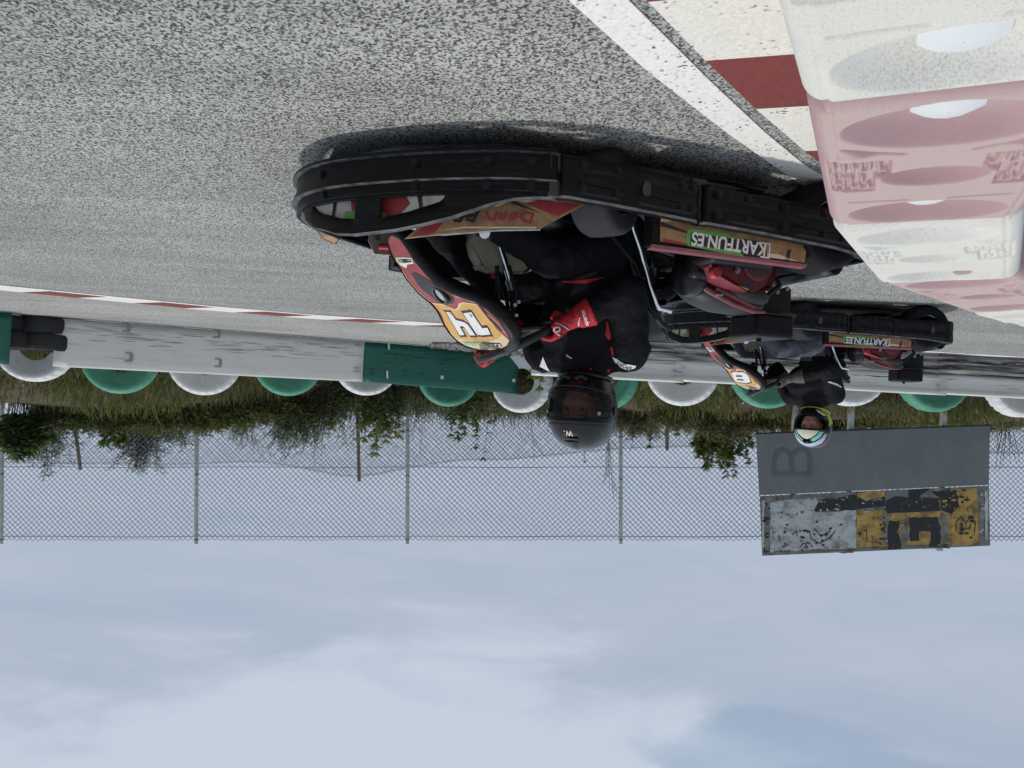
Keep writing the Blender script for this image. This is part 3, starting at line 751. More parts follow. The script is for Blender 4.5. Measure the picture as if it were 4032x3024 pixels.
# ------------------------------------------------------------------ billboard
SY = 11.5
def sp_(x, y, o=0): return at((2900 + x / 1.954) / 1.82278, (1600 + y / 1.954) / 1.82278, SY - o)
sg_o = (sp_(1050, 640)); sg_o.z = 0
sb = thing('billboard', 'weathered two-panel billboard, grey below and torn ochre posters above', 'billboard', sg_o)
def S_(o): return lambda x, y: sp_(x, y, o) - sg_o
def board(name, q, mat, th=.04):
    mb = MB(); mb.prism(q, lambda u, v, t: sp_(u, v, t) - sg_o, 0, -th); return mb.build(name, mat, sb, smooth=0)
lo_ = board('lower_panel', [(148, 215), (1950, 150), (1942, 604), (175, 684)], M['sign_grey'])
up_ = board('upper_panel', [(178, 690), (1942, 610), (1952, 1072), (197, 1150)], M['sign_worn'])
mb = MB(); mb.prism([(148, 203), (1950, 138), (1950, 150), (148, 215)], lambda u, v, t: sp_(u, v, t) - sg_o, .01, -.04); mb.build('lower_frame', M['sign_black'], sb, smooth=0)
def poster(name, poly, mat, o): 
    mb = MB(); pp = []
    for a, b in zip(poly, poly[1:] + poly[:1]):     # torn edges
        n = max(1, int(sqrt((a[0] - b[0]) ** 2 + (a[1] - b[1]) ** 2) / 40)); 
        for i in range(n):
            j = 0 if i == 0 else 5
            pp.append((lerp(a[0], b[0], i / n) + rsd.uniform(-j, j), lerp(a[1], b[1], i / n) + rsd.uniform(-j, j)))
    mb.flat(pp, S_(o)); return mb.build(name, mat, up_, smooth=0)
poster('poster', [(258, 745), (420, 715), (610, 705), (640, 760), (600, 815), (920, 800), (920, 1092), (600, 1100), (258, 1125)], M['sign_paper'], .004)
poster('poster', [(920, 812), (1165, 795), (1150, 900), (1165, 1075), (920, 1092)], M['sign_ochre'], .005)
poster('poster', [(1165, 825), (1640, 800), (1650, 1055), (1165, 1075)], M['sign_ochre'], .0045)
poster('poster', [(1645, 640), (1850, 628), (1865, 1030), (1800, 1070), (1660, 1075), (1640, 900), (1690, 760)], M['sign_ochre'], .005)
poster('poster', [(930, 665), (1140, 652), (1145, 700), (1000, 720), (935, 715)], M['sign_ochre'], .0045)
poster('poster', [(1148, 645), (1322, 638), (1322, 695), (1150, 722)], M['sign_grey'], .005)
poster('lettering', [(595, 806), (640, 722), (770, 705), (905, 680), (1000, 735), (1140, 690), (1150, 765), (920, 795)], M['sign_black'], .007)
poster('lettering', [(1155, 822), (1155, 722), (1225, 690), (1325, 705), (1325, 640), (1500, 632), (1400, 700), (1562, 706), (1565, 805)], M['sign_black'], .007)
poster('lettering', [(1168, 1098), (1160, 985), (1176, 878), (1258, 882), (1246, 950), (1270, 1092)], M['sign_black'], .008)
poster('lettering', [(1326, 856), (1545, 850), (1572, 930), (1568, 1082), (1475, 1086), (1495, 1030), (1492, 964), (1405, 960), (1405, 1034), (1334, 1036)], M['sign_black'], .008)
poster('torn_patch', [(1500, 655), (1690, 645), (1715, 770), (1650, 830), (1575, 800), (1568, 705)], M['sign_black'], .006)
poster('torn_patch', [(1255, 890), (1320, 850), (1325, 1030), (1290, 1080), (1262, 1050)], M['sign_worn'], .007)
poster('torn_patch', [(1570, 830), (1620, 830), (1640, 1040), (1580, 1060)], M['sign_worn'], .006)
poster('torn_patch', [(1110, 830), (1200, 822), (1165, 900), (1160, 1060), (1120, 1050), (1140, 930)], M['sign_worn'], .006)
for pts in ([(560, 950), (575, 1020), (640, 1055), (720, 1010), (760, 960)], [(600, 940), (640, 990), (700, 985), (735, 930)], [(1690, 960), (1690, 890), (1730, 850), (1765, 900), (1800, 850), (1840, 890), (1830, 970)], [(1720, 940), (1735, 910), (1750, 950), (1800, 930)], [(980, 960), (1000, 950), (1005, 1040)], [(490, 1080), (520, 1050), (550, 1085)], [(325, 990), (335, 1040)], [(430, 990), (460, 960), (470, 1000)]):
    mb = MB(); mb.ribbon(pts, 7, S_(.0095)); mb.build('scribble', M['sign_black'], up_, smooth=0)
for x0, x1, y0, y1 in ((195, 215, 720, 1100), (225, 250, 745, 1060), (1868, 1900, 650, 1050), (1910, 1935, 640, 1040), (300, 900, 1112, 1128), (940, 1640, 1085, 1096)):
    poster('torn_patch', [(x0, y0), (x1, y0), (x1, y1), (x0, y1)], M['sign_paper'] if x0 in (195, 1910) else M['sign_worn'], .008)
for cx0, cy0, sx_, sy_, n_, mm in ((660, 1000, 70, 45, 26, 'sign_black'), (440, 1000, 60, 50, 10, 'sign_black'), (560, 700, 200, 14, 22, 'sign_worn'), (1140, 930, 25, 90, 22, 'sign_black'), (1600, 930, 22, 90, 26, 'sign_worn'),
                             (1760, 920, 55, 45, 20, 'sign_black'), (1730, 720, 70, 50, 20, 'sign_black'), (1290, 950, 20, 70, 16, 'sign_ochre'), (1040, 700, 60, 25, 12, 'sign_worn'), (960, 1085, 300, 7, 30, 'sign_worn'), (330, 1115, 90, 8, 16, 'sign_black'),
                             (1620, 720, 60, 40, 14, 'sign_ochre'), (1420, 745, 90, 25, 9, 'sign_worn'), (760, 770, 120, 20, 10, 'sign_paper'), (230, 900, 14, 120, 16, 'sign_black'), (1890, 850, 12, 120, 14, 'sign_paper'), (480, 850, 120, 70, 14, 'sign_worn'), (1040, 960, 70, 60, 9, 'sign_black')):
    tp = MB()
    for k in range(n_):                              # flakes of old paper and paint
        x, y = rsd.gauss(cx0, sx_), rsd.gauss(cy0, sy_)
        x = max(215, min(1925, x)); y = max(715 - x * .04, min(1125 - x * .032, y)); r_ = rsd.uniform(3, 13); st_ = rsd.uniform(.4, 2.2); a0 = rsd.uniform(0, 3)
        pp = [(x + r_ * rsd.uniform(.4, 1.2) * cos(a + a0) * st_, y + r_ * rsd.uniform(.4, 1.2) * sin(a + a0)) for a in [2 * pi * i / 9 for i in range(9)]]
        tp.flat(pp, S_(.0100 + .00022 * k))
    tp.build('peeling_paper', M[mm], up_, smooth=0)['kind'] = 'stuff'
mb = MB()
for pts in ([(275, 522), (580, 522)], [(290, 520), (292, 410), (315, 350), (355, 330), (400, 350), (425, 400), (428, 520)], [(428, 400), (450, 350), (500, 330), (545, 345), (570, 395), (566, 520)]):
    mb.ribbon(pts, 32, S_(.006 + .0015 * len(mb.f) / 4))
mb.build('raised_letter', M['sign_relief'], lo_, smooth=0)
for x, y in ((1015, 267), (1020, 400), (1025, 533), (1582, 310), (1582, 378), (455, 295), (460, 555), (470, 622)):
    P = sp_(x, y, .003) - sg_o; mb = MB(); mb.lathe([(.001, .006), (.012, .004), (.014, 0)], Matrix.Translation(P) @ Matrix.Rotation(radians(90), 4, 'X'), 8); mb.build('rivet', M['steel'], lo_)
for px in (1716.5, 1837, 2037):
    a = at(px, 930, SY + .08); b = at(px - 3, 1190, SY + .08); mb = MB()
    mb.box(Vector((a.x, a.y, (bank(a.x, a.y) - .3 + b.z) / 2)) - sg_o, (.075, .06, b.z - bank(a.x, a.y) + .3)); mb.build('post', M['post'], sb, smooth=0)

# ------------------------------------------------------------------ chain-link fences
def chain_fence(name, label, Y, posts, top_px, x0, x1, rows, diag, wr, postmat, pr, sag, wires, post_tops=None):
    tz = lambda x: table(top_px, x)
    t = thing(name, label, 'fence', (0, Y, 0))
    mb = MB(); ncol = int((x1 - x0) / diag)
    for i in range(-2 * rows, ncol * 1):
        for sgn in (1, -1):
            pts = []
            for k in range(0, 2 * rows + 1):
                c = i + k * .5 if sgn > 0 else i + 2 * rows * .5 * 0 + (2 * rows - k) * .5
                x = x0 + c * diag
                if x < x0 - .01 or x > x1: continue
                z = tz(x) - (2 * rows - k) * diag * .5 - sag(x)
                pts.append(Vector((x, .004 * sgn * (1 if k % 2 else -1) + .012 * sin(x * 2.1 + z), z + .006 * sin(x * 5.3 + z * 3) + .004 * sin(x * 13 + i))))
            if len(pts) > 1: mb.tube(pts, wr, 3, caps=False)
    mb.build('wire_mesh', M['wire'], t, smooth=0)
    for dz in wires:
        mb = MB(); n = 40
        mb.tube([Vector((lerp(x0, x1, i / n), .01, tz(lerp(x0, x1, i / n)) - dz - sag(lerp(x0, x1, i / n)) - .015 * abs(sin(lerp(x0, x1, i / n) * 1.0)))) for i in range(n + 1)], wr * 1.2, 4)
        mb.build('tension_wire', M['wire'], t, smooth=0)
    for k, px in enumerate(posts):
        if post_tops: a = at(px, post_tops[k][1], Y); a.x = at(post_tops[k][0], post_tops[k][1], Y).x
        else: a = at(px, 1172, Y)
        base = at(px, 870, Y); b0 = Vector((base.x, Y, bank(base.x, Y) - .2)); mb = MB()
        mb.tube([b0 - Vector((0, Y, 0)), a - Vector((0, Y, 0)) + Vector((0, 0, .02)), a - Vector((0, Y, 0)) + Vector((0, 0, .03))], [pr, pr, pr * .6], 10); mb.build('post', postmat, t)
        if not post_tops:
            for f in (.25, .55, .98):
                p = b0.lerp(a, f) - Vector((0, Y, 0)); mb = MB(); mb.lathe([(pr * 1.05, -.012), (pr * 1.18, -.01), (pr * 1.18, .01), (pr * 1.05, .012)], Matrix.Translation(p), 10); mb.build('clamp', M['wire'], t)
    return t
FY = 13.4
ft = [(at(px, 1168, FY).x, at(px, 1168, FY).z) for px in (3000, 2300, 1341, 880, 424, 2, -60, -700)]
chain_fence('chain_link_fence', 'tall galvanised chain-link fence on pale round posts along the top of the bank', FY, [-450, 3, 424, 880, 1341, 1800, 2262, 2720], ft, at(2900, 1168, FY).x, at(-600, 1168, FY).x, 25, .0895, .0050, M['post'], .030, lambda x: 0., (.06, 1.22))
FY2 = 16.5
f2 = [(at(px, py, FY2).x, at(px, py, FY2).z) for px, py in ((2300, 985), (1800, 978), (1441, 968), (1200, 990), (1000, 1000), (776, 1036), (560, 1005), (173, 1010), (-60, 1000))]
chain_fence('chain_link_fence', 'lower sagging chain-link fence on rusty posts behind the tall one', FY2, [150, 771, 1440], f2, at(2250, 1000, FY2).x, at(-60, 1000, FY2).x, 13, .082, .0042, M['rust_post'], .036, lambda x: .05 * abs(sin(x * .9)), (.03,), post_tops=[(174, 1011), (776, 1037), (1441, 970)])
# ------------------------------------------------------------------ vegetation
def leaf_mat(name, col, var=.35):
    m = pm(name, col, .55, var=var, vs=9, spec=.35)
    b = m.node_tree.nodes['Principled BSDF']; N = m.node_tree.nodes; L = m.node_tree.links
    tr = N.new('ShaderNodeBsdfTranslucent'); tr.inputs['Color'].default_value = (col[0] * 1.6, col[1] * 1.7, col[2] * .9, 1)
    mx = N.new('ShaderNodeMixShader'); mx.inputs[0].default_value = .25
    o = N['Material Output']; L.new(b.outputs[0], mx.inputs[1]); L.new(tr.outputs[0], mx.inputs[2]); L.new(mx.outputs[0], o.inputs[0]); return m
LM = {'dark': leaf_mat('leaf_dark', (.042, .070, .030)), 'green': leaf_mat('leaf_green', (.095, .14, .037)), 'olive': leaf_mat('leaf_olive', (.165, .165, .058)),
      'dry': leaf_mat('leaf_dry', (.21, .16, .085)), 'brown': leaf_mat('leaf_brown', (.10, .075, .045)), 'grey': leaf_mat('leaf_grey', (.10, .10, .07)), 'bright': leaf_mat('leaf_bright', (.13, .18, .04))}
M['stem'] = pm('stem', (.055, .042, .030), .85, var=.3, vs=20); M['stem_pale'] = pm('stem_pale', (.22, .19, .14), .85, var=.3)
rp_ = random.Random(11)
def U(a, b): return rp_.uniform(a, b)
def leaf(mb, p, d, L, W, mi=0, droop=.3):
    d = d.normalized(); s = d.cross(Vector((0, 0, 1)))
    s = s.normalized() if s.length > .05 else Vector((1, 0, 0))
    s = (Matrix.Rotation(U(-1.1, 1.1), 3, d) @ s); n = s.cross(d)
    m1 = p + d * L * .35; tip = p + d * L + Vector((0, 0, -droop * L * .5))
    mb.add([p, m1 + s * W / 2 + n * W * .12, p + d * L * .75 + s * W * .28 - Vector((0, 0, droop * L * .22)), tip, p + d * L * .75 - s * W * .28 - Vector((0, 0, droop * L * .22)), m1 - s * W / 2 + n * W * .12, m1],
           [(0, 6, 1), (0, 5, 6), (6, 3, 2, 1), (6, 5, 4, 3)], mi)
def stem_pts(b, h, lean, n=7, wob=.03):
    p = Vector(b); out = [p.copy()]
    d = Vector((lean[0], lean[1], 1)).normalized()
    for i in range(n):
        d = (d + Vector((U(-1, 1), U(-1, 1), U(-.3, .3))) * wob * 3).normalized()
        p = p + d * h / n; out.append(p.copy())
    return out
def plant(name, label, px, hw, y0, y1, Y, style, n, mats, group=None, L=.1, W=.03, per=14, stem='stem', lean=.15, cat='shrub', r=.005, gap=0.):
    """px, hw: direction and half spread; y0..y1: foot and tip as surveyed; n stems"""
    c = at(px, y0, Y); a = at(px - hw, y0, Y); hwid = abs(a.x - c.x); top = at(px, y1, Y).z
    gz = bank(c.x, Y); Hh = max(.15, top - gz)
    t = thing(name, label, cat, (c.x, Y, gz - .03), 0, group)
    st = MB(); lf = MB()
    for k in range(n):
        q = U(-1, 1); bx = q * hwid * (.45 if style != 'mass' else .95); by = U(-.3, .3) * max(.3, min(hwid, .6))
        h = Hh * U(.62, 1.0) * (1 - .25 * abs(q)); 
        if style == 'mass': h = Hh * U(.35, 1.0)
        if k == 0: h = Hh; bx *= .3
        zb = bank(c.x + bx, Y + by) - gz
        pts = stem_pts((bx, by, zb), h - zb if style != 'mass' else h, (q * hwid * .5 / Hh + U(-lean, lean), U(-lean, lean)), 8)
        rr = [r * (1 - .8 * i / 8) + .0012 for i in range(9)]
        st.tube(pts, rr, 5)
        if style == 'twig':
            for j in range(per):
                i = rp_.randrange(2, 7); f = U(0, 1); p = pts[i].lerp(pts[i + 1], f); d = Vector((U(-1, 1), U(-1, 1), U(.5, 1.4))).normalized(); l = Hh * U(.08, .3)
                q1 = p + d * l * .5 + Vector((U(-.02, .02), U(-.02, .02), 0)); q2 = q1 + (d + Vector((U(-.5, .5), U(-.5, .5), U(-.2, .3)))).normalized() * l * .5
                st.tube([p, q1, q2], [r * .5, r * .35, .0012], 4)
                if U(0, 1) < gap: leaf(lf, q2, d, L, W, rp_.randrange(len(mats)))
        else:
            for j in range(per):
                f = U(.0 if style == 'mass' else .22, 1) ** .8 * 7.99; i = int(f); p = pts[i].lerp(pts[i + 1], f - i)
                ax = (pts[i + 1] - pts[i]).normalized(); az = U(0, 2 * pi)
                o = Vector((cos(az), sin(az), 0)); d = (o * U(.5, 1.1) + ax * U(.2, .9) + (Vector((0, 0, -.2)) if style == 'fine' else Vector()))
                if style in ('fine', 'mass') and U(0, 1) < .7:      # side twig
                    e = p + d.normalized() * U(.04, .16); st.tube([p, e], [.002, .0012], 3)
                    for _ in range(3): leaf(lf, p.lerp(e, U(.3, 1)), d + Vector((U(-.7, .7), U(-.7, .7), U(-.5, .6))), L * U(.6, 1.2), W * U(.7, 1.2), rp_.randrange(len(mats)))
                else: leaf(lf, p, d, L * U(.6, 1.15), W * U(.7, 1.15), rp_.randrange(len(mats)))
            if style == 'broad':
                for j in range(9):
                    az = j * 2.4; leaf(lf, pts[-1], Vector((cos(az) * .8, sin(az) * .8, U(.3, 1.3))), L * U(.7, 1.1), W, rp_.randrange(len(mats)))
    st.build('stems', M[stem], t, smooth=180)
    if lf.v: lf.build('foliage', [LM[q] for q in mats], t, smooth=0)
    return t
G1 = 'shrubs and weeds along the fence'
plant('broadleaf_shrub', 'dense dark shrub with long pointed leaves at the picture edge beside a fence post', 52, 70, 868, 990, 12.3, 'broad', 44, ['dark', 'dark', 'green'], G1, .20, .050, 40)
plant('wispy_shrub', 'wispy small-leaved shrub behind the dark pointed-leaf shrub and leaning rusty post', 110, 70, 890, 1042, 14.4, 'fine', 26, ['olive', 'grey', 'brown'], G1, .05, .019, 60, r=.006)
plant('broadleaf_shrub', 'single clump of broad pointed leaves against the mesh, left of the wispy bush', 249, 22, 880, 962, 12.6, 'broad', 12, ['dark', 'green'], G1, .19, .055, 22)
plant('wispy_shrub', 'tall wispy bush with many tiny leaves reaching above the middle wire', 305, 55, 885, 1034, 14.2, 'fine', 34, ['olive', 'dark', 'grey'], G1, .055, .020, 70, r=.006)
plant('wispy_shrub', 'thin leafy brush between the tall wispy bush and the second fence post', 380, 50, 885, 985, 14.4, 'fine', 30, ['olive', 'grey', 'dark'], G1, .05, .018, 44)
plant('dry_weed', 'dark bare forked stems standing before the mesh', 532, 34, 880, 995, 12.8, 'twig', 17, ['brown', 'olive', 'green'], G1, .07, .016, 9, gap=.5, lean=.3)
plant('dry_weed', 'dark leaning stalks with a few leaves, next to the bare forked stems', 628, 50, 880, 985, 12.7, 'twig', 22, ['green', 'olive', 'dark'], G1, .09, .02, 12, gap=.9, lean=.25)
plant('broadleaf_shrub', 'leafy weed between the dark leaning stalks and the straight rusty post', 716, 22, 875, 925, 12.7, 'broad', 8, ['green', 'bright'], G1, .12, .028, 16)
plant('broadleaf_shrub', 'green leafy shrub beside the straight rusty post, red-brown tips', 820, 46, 872, 988, 12.6, 'broad', 26, ['green', 'olive', 'bright'], G1, .15, .035, 30)
plant('dry_weed', 'slim dark weed just past the third fence post', 918, 28, 880, 990, 12.8, 'twig', 6, ['brown', 'olive'], G1, .06, .012, 7, gap=.6)
plant('broadleaf_shrub', 'small clump of upright broad leaves above a green tyre', 980, 24, 880, 948, 12.9, 'broad', 12, ['green', 'dark'], G1, .16, .042, 20)
plant('broadleaf_shrub', 'reddish spiky weed above the rust-stained white tyre', 1040, 34, 882, 992, 12.8, 'broad', 13, ['olive', 'brown', 'green'], G1, .12, .026, 22)
plant('dry_weed', 'tall bare twig left of the black helmet', 1098, 10, 880, 985, 12.8, 'twig', 2, ['olive'], G1, .05, .01, 5)
plant('dry_weed', 'bare forked branch just beside the black helmet', 1150, 26, 880, 1008, 12.8, 'twig', 4, ['olive'], G1, .05, .01, 9, gap=.15, lean=.1)
plant('green_weed', 'single green leafy stalk rising straight over the black helmet', 1257, 5, 890, 1000, 12.9, 'broad', 1, ['green', 'bright'], G1, .06, .016, 34, cat='weed')
plant('dry_weed', 'tall bare branch with fine spreading twigs beside the fourth fence post', 1318, 16, 885, 1090, 12.9, 'twig', 3, ['grey'], G1, .03, .008, 16, lean=.08)
plant('dry_weed', 'fine dry brush at the foot of the fourth fence post', 1370, 50, 880, 950, 13.0, 'fine', 16, ['dry', 'brown', 'olive'], G1, .05, .012, 40)
plant('broadleaf_shrub', 'dark narrow plant with drooping leaves beside the short rusty post', 1408, 14, 870, 968, 12.8, 'broad', 3, ['dark', 'green'], G1, .09, .022, 40)
plant('dry_weed', 'thin crooked stalk between the fourth post and the drooping plant', 1377, 6, 880, 985, 12.9, 'twig', 1, ['olive'], G1, .04, .01, 4)
plant('broadleaf_shrub', 'leafy plant to the right of the short rusty post', 1470, 16, 870, 942, 12.7, 'broad', 6, ['green', 'olive'], G1, .09, .024, 26)
plant('hanging_shrub', 'tall shrub with hanging leafy sprays beside the billboard', 1562, 80, 885, 1034, 12.7, 'broad', 40, ['green', 'dark', 'olive', 'bright'], G1, .10, .030, 80, lean=.12)
plant('thicket', 'dense brown-green thicket behind the white and green tyres beside the billboard', 1560, 130, 862, 955, 12.2, 'mass', 230, ['olive', 'brown', 'green', 'dry'], G1, .055, .014, 30, lean=.5)
plant('thicket', 'dense green thicket under the billboard', 1800, 140, 860, 940, 12.6, 'mass', 260, ['green', 'dark', 'olive'], G1, .06, .016, 26, lean=.6)
plant('thicket', 'thin open thicket under the far end of the billboard', 2040, 120, 862, 936, 12.8, 'mass', 130, ['dark', 'olive', 'green'], G1, .055, .013, 22, lean=.7)
plant('dry_weed', 'long bare drooping stems past the end of the billboard', 2170, 36, 870, 1028, 12.6, 'twig', 9, ['olive'], G1, .05, .01, 3, gap=.2, lean=.12)
plant('thicket', 'low brown brush along the bank behind the long white wall', 400, 240, 866, 946, 12.5, 'mass', 520, ['green', 'olive', 'green', 'brown'], G1, .065, .020, 34, lean=.5)
plant('thicket', 'low green brush along the bank behind the green wall', 860, 220, 868, 948, 12.6, 'mass', 500, ['green', 'olive', 'green', 'dark'], G1, .055, .013, 22, lean=.5)
plant('thicket', 'low dry brush along the bank behind the two drivers', 1250, 150, 872, 938, 12.7, 'mass', 300, ['olive', 'brown', 'green'], G1, .05, .011, 22, lean=.5)
plant('thicket', 'dense low leafy brush in front of the leaning rusty post', 170, 90, 866, 945, 12.4, 'mass', 170, ['dark', 'green', 'brown'], G1, .075, .022, 32, lean=.5)
plant('broadleaf_shrub', 'spreading leafy bush between the third fence post and the reddish spiky weed', 1005, 60, 872, 944, 12.5, 'broad', 20, ['green', 'olive', 'dark'], G1, .12, .030, 30)
plant('green_weed', 'pale green leafy weed beside the end of the green wall', 1165, 12, 770, 840, 11.2, 'broad', 5, ['bright', 'green'], G1, .14, .05, 8, cat='weed')

# grass, litter and gravel: nobody could count these
gm_ = [LM['olive'], LM['green'], LM['dry'], LM['brown'], LM['bright']]
mb = MB()
for k in range(46000):
    x = U(-9, 9.5); y = table(TY, x) + .22 + abs(rp_.gauss(0, .8)) * 1.15
    if y > 16: continue
    pat = noise.noise(Vector((x * .9, y * .9, 7))) 
    if pat < -.12 and U(0, 1) < .7: continue
    z = bank(x, y); h = U(.05, .19) * (1.5 if pat > .25 else 1) * (1.4 if U(0, 1) < .1 else 1)
    az = U(0, 2 * pi); o = Vector((cos(az), sin(az), 0)); s = Vector((-o.y, o.x, 0)) * U(.004, .009); b = Vector((x, y, z - .02)); l = U(.1, .8)
    m1 = b + Vector((0, 0, h * .6)) + o * h * l * .3; tp = b + Vector((0, 0, h)) + o * h * l
    mi = 0 if U(0, 1) < .35 else rp_.choice((0, 1, 2, 3, 1) if pat > .0 else (2, 3, 2, 0, 3))
    mb.add([b - s, b + s, m1 + s * .8, m1 - s * .8, tp], [(0, 1, 2, 3), (3, 2, 4)], mi)
g_ = mb.build('grass', gm_, smooth=0); tag(g_, 'tufted olive and dry grass covering the bank behind the tyres', 'grass', kind='stuff')
mb = MB()
for k in range(5200):
    x = U(-6, 8); y = table(TY, x) + U(-.25, 1.3) if U(0, 1) < .8 else table(TY, x) + U(-.5, .1)
    b = Vector((x, y, (bank(x, y) if y > table(TY, x) + .18 else 0) + U(.0, .035))); az = U(0, 6.3); d = Vector((cos(az), sin(az), U(-.4, .7)))
    leaf(mb, b, d, U(.04, .13), U(.02, .045), rp_.randrange(4), U(-.5, .6))
l_ = mb.build('leaf_litter', [LM['dry'], LM['brown'], leaf_mat('leaf_tan', (.26, .20, .13)), leaf_mat('leaf_pale', (.34, .30, .24))], smooth=0); tag(l_, 'dry brown fallen leaves strewn around the feet of the painted tyres', 'leaves', kind='stuff')
mb = MB()
gv = pm('gravel_stone', (.16, .155, .145), .9, var=.5, vs=3)
def stone(p, r):
    bm = bmesh.new(); bmesh.ops.create_icosphere(bm, subdivisions=1, radius=1); k = Vector((U(.7, 1.3), U(.7, 1.3), U(.5, .9))) * r
    mb.add([p + Vector((v.co.x * k.x * U(.85, 1.1), v.co.y * k.y * U(.85, 1.1), v.co.z * k.z)) for v in bm.verts], [[q.index for q in f.verts] for f in bm.faces]); bm.free()
for k in range(1500):
    px = U(930, 1240); P = on(px, U(738, 764 + (px - 930) * .05), 0); P.z = .02 + U(0, .05) * smoothstep(930, 1100, px); stone(P, U(.015, .042))
g2 = mb.build('gravel', gv, smooth=0); tag(g2, 'dark loose gravel heaped at the foot of the green wall', 'gravel', kind='stuff')
# ------------------------------------------------------------------ rental karts (x forward, y left, z up; origin on the ground)
HALF = [(.96, 0), (.945, -.12), (.885, -.25), (.78, -.37), (.62, -.51), (.45, -.62), (.36, -.657), (.28, -.68)]
def catmull(P, n):
    P = [Vector(p) for p in P]; Q = [P[0] * 2 - P[1]] + P + [P[-1] * 2 - P[-2]]; out = []
    for i in range(1, len(Q) - 2):
        a, b, c, d = Q[i - 1:i + 3]
        for k in range(n):
            t = k / n; out.append(.5 * ((2 * b) + (c - a) * t + (2 * a - 5 * b + 4 * c - d) * t * t + (3 * b - a - 3 * c + d) * t ** 3))
    out.append(P[-1]); return out
FC = catmull([(p[0], -p[1]) for p in HALF[::-1]] + HALF[1:], 16)      # left rear end -> nose -> right rear end
def normals(P):
    out = []
    for i in range(len(P)):
        d = (P[min(i + 1, len(P) - 1)] - P[max(i - 1, 0)]).normalized(); n = Vector((-d.y, d.x)); out.append(n)
    return out
FN = normals(FC)
cx_ = Vector((.3, 0))
FN = [n if n.dot(p - cx_) > 0 else -n for n, p in zip(FN, FC)]
TOPX = [(.27, .203), (.329, .203), (.403, .211), (.474, .229), (.508, .243), (.576, .268), (.644, .286), (.712, .299), (.817, .307), (.871, .300), (.924, .272), (.948, .238), (.957, .205), (.961, .192)]
def ftop(p): return table(TOPX, p.x) if p.y < -.012 else max(.192, min(.205, .192 + .01 * abs(p.y)))
def slot(p):
    if p.y > -.1: return None
    if .817 < p.x < .935: return .1985, table([(.817, .259), (.855, .253), (.908, .229), (.93, .208), (.935, .2)], p.x)
    if .583 < p.x < .757: return .1985, table([(.583, .203), (.6, .220), (.68, .246), (.745, .260), (.757, .256)], p.x)
    return None
def dome(mb, p, n, r=.009, h=.006):
    n = Vector(n).normalized(); M_ = Matrix.Translation(Vector(p)) @ n.to_track_quat('Z', 'Y').to_matrix().to_4x4()
    mb.lathe([(r * 1.6, 0), (r * 1.6, .002), (r, .002), (r, h), (.0008, h)], M_, 10)
def screw(parent, p, n, mat, r=.009, h=.006, name='bolt'):
    b = MB(); dome(b, p, n, r, h); return b.build(name, mat, parent)
def sweep_part(name, P, Nn, rows, mat, parent, solid=.012, skipf=None, bolts=(), smooth=32, worn=()):
    """rows(i, p) -> list of (offset, z) for column i"""
    mb = MB(); k = None; vs = []
    for i, (p, n) in enumerate(zip(P, Nn)):
        r = rows(i, p); k = len(r)
        vs += [(p.x + n.x * o, p.y + n.y * o, z) for o, z in r]
    fs = []; mi_ = []
    for i in range(len(P) - 1):
        for j in range(k - 1):
            if skipf and skipf(i, j): continue
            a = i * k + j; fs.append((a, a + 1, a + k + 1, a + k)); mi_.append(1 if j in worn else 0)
    mb.add(vs, fs); mb.m = mi_
    o = mb.build(name, [mat, M['worn_highlight']], parent, smooth=smooth, solid=solid)  # second slot: scuffs and painted highlight on the chosen rows
    for p, n in bolts: screw(o, p, n, M['dark'])
    return o
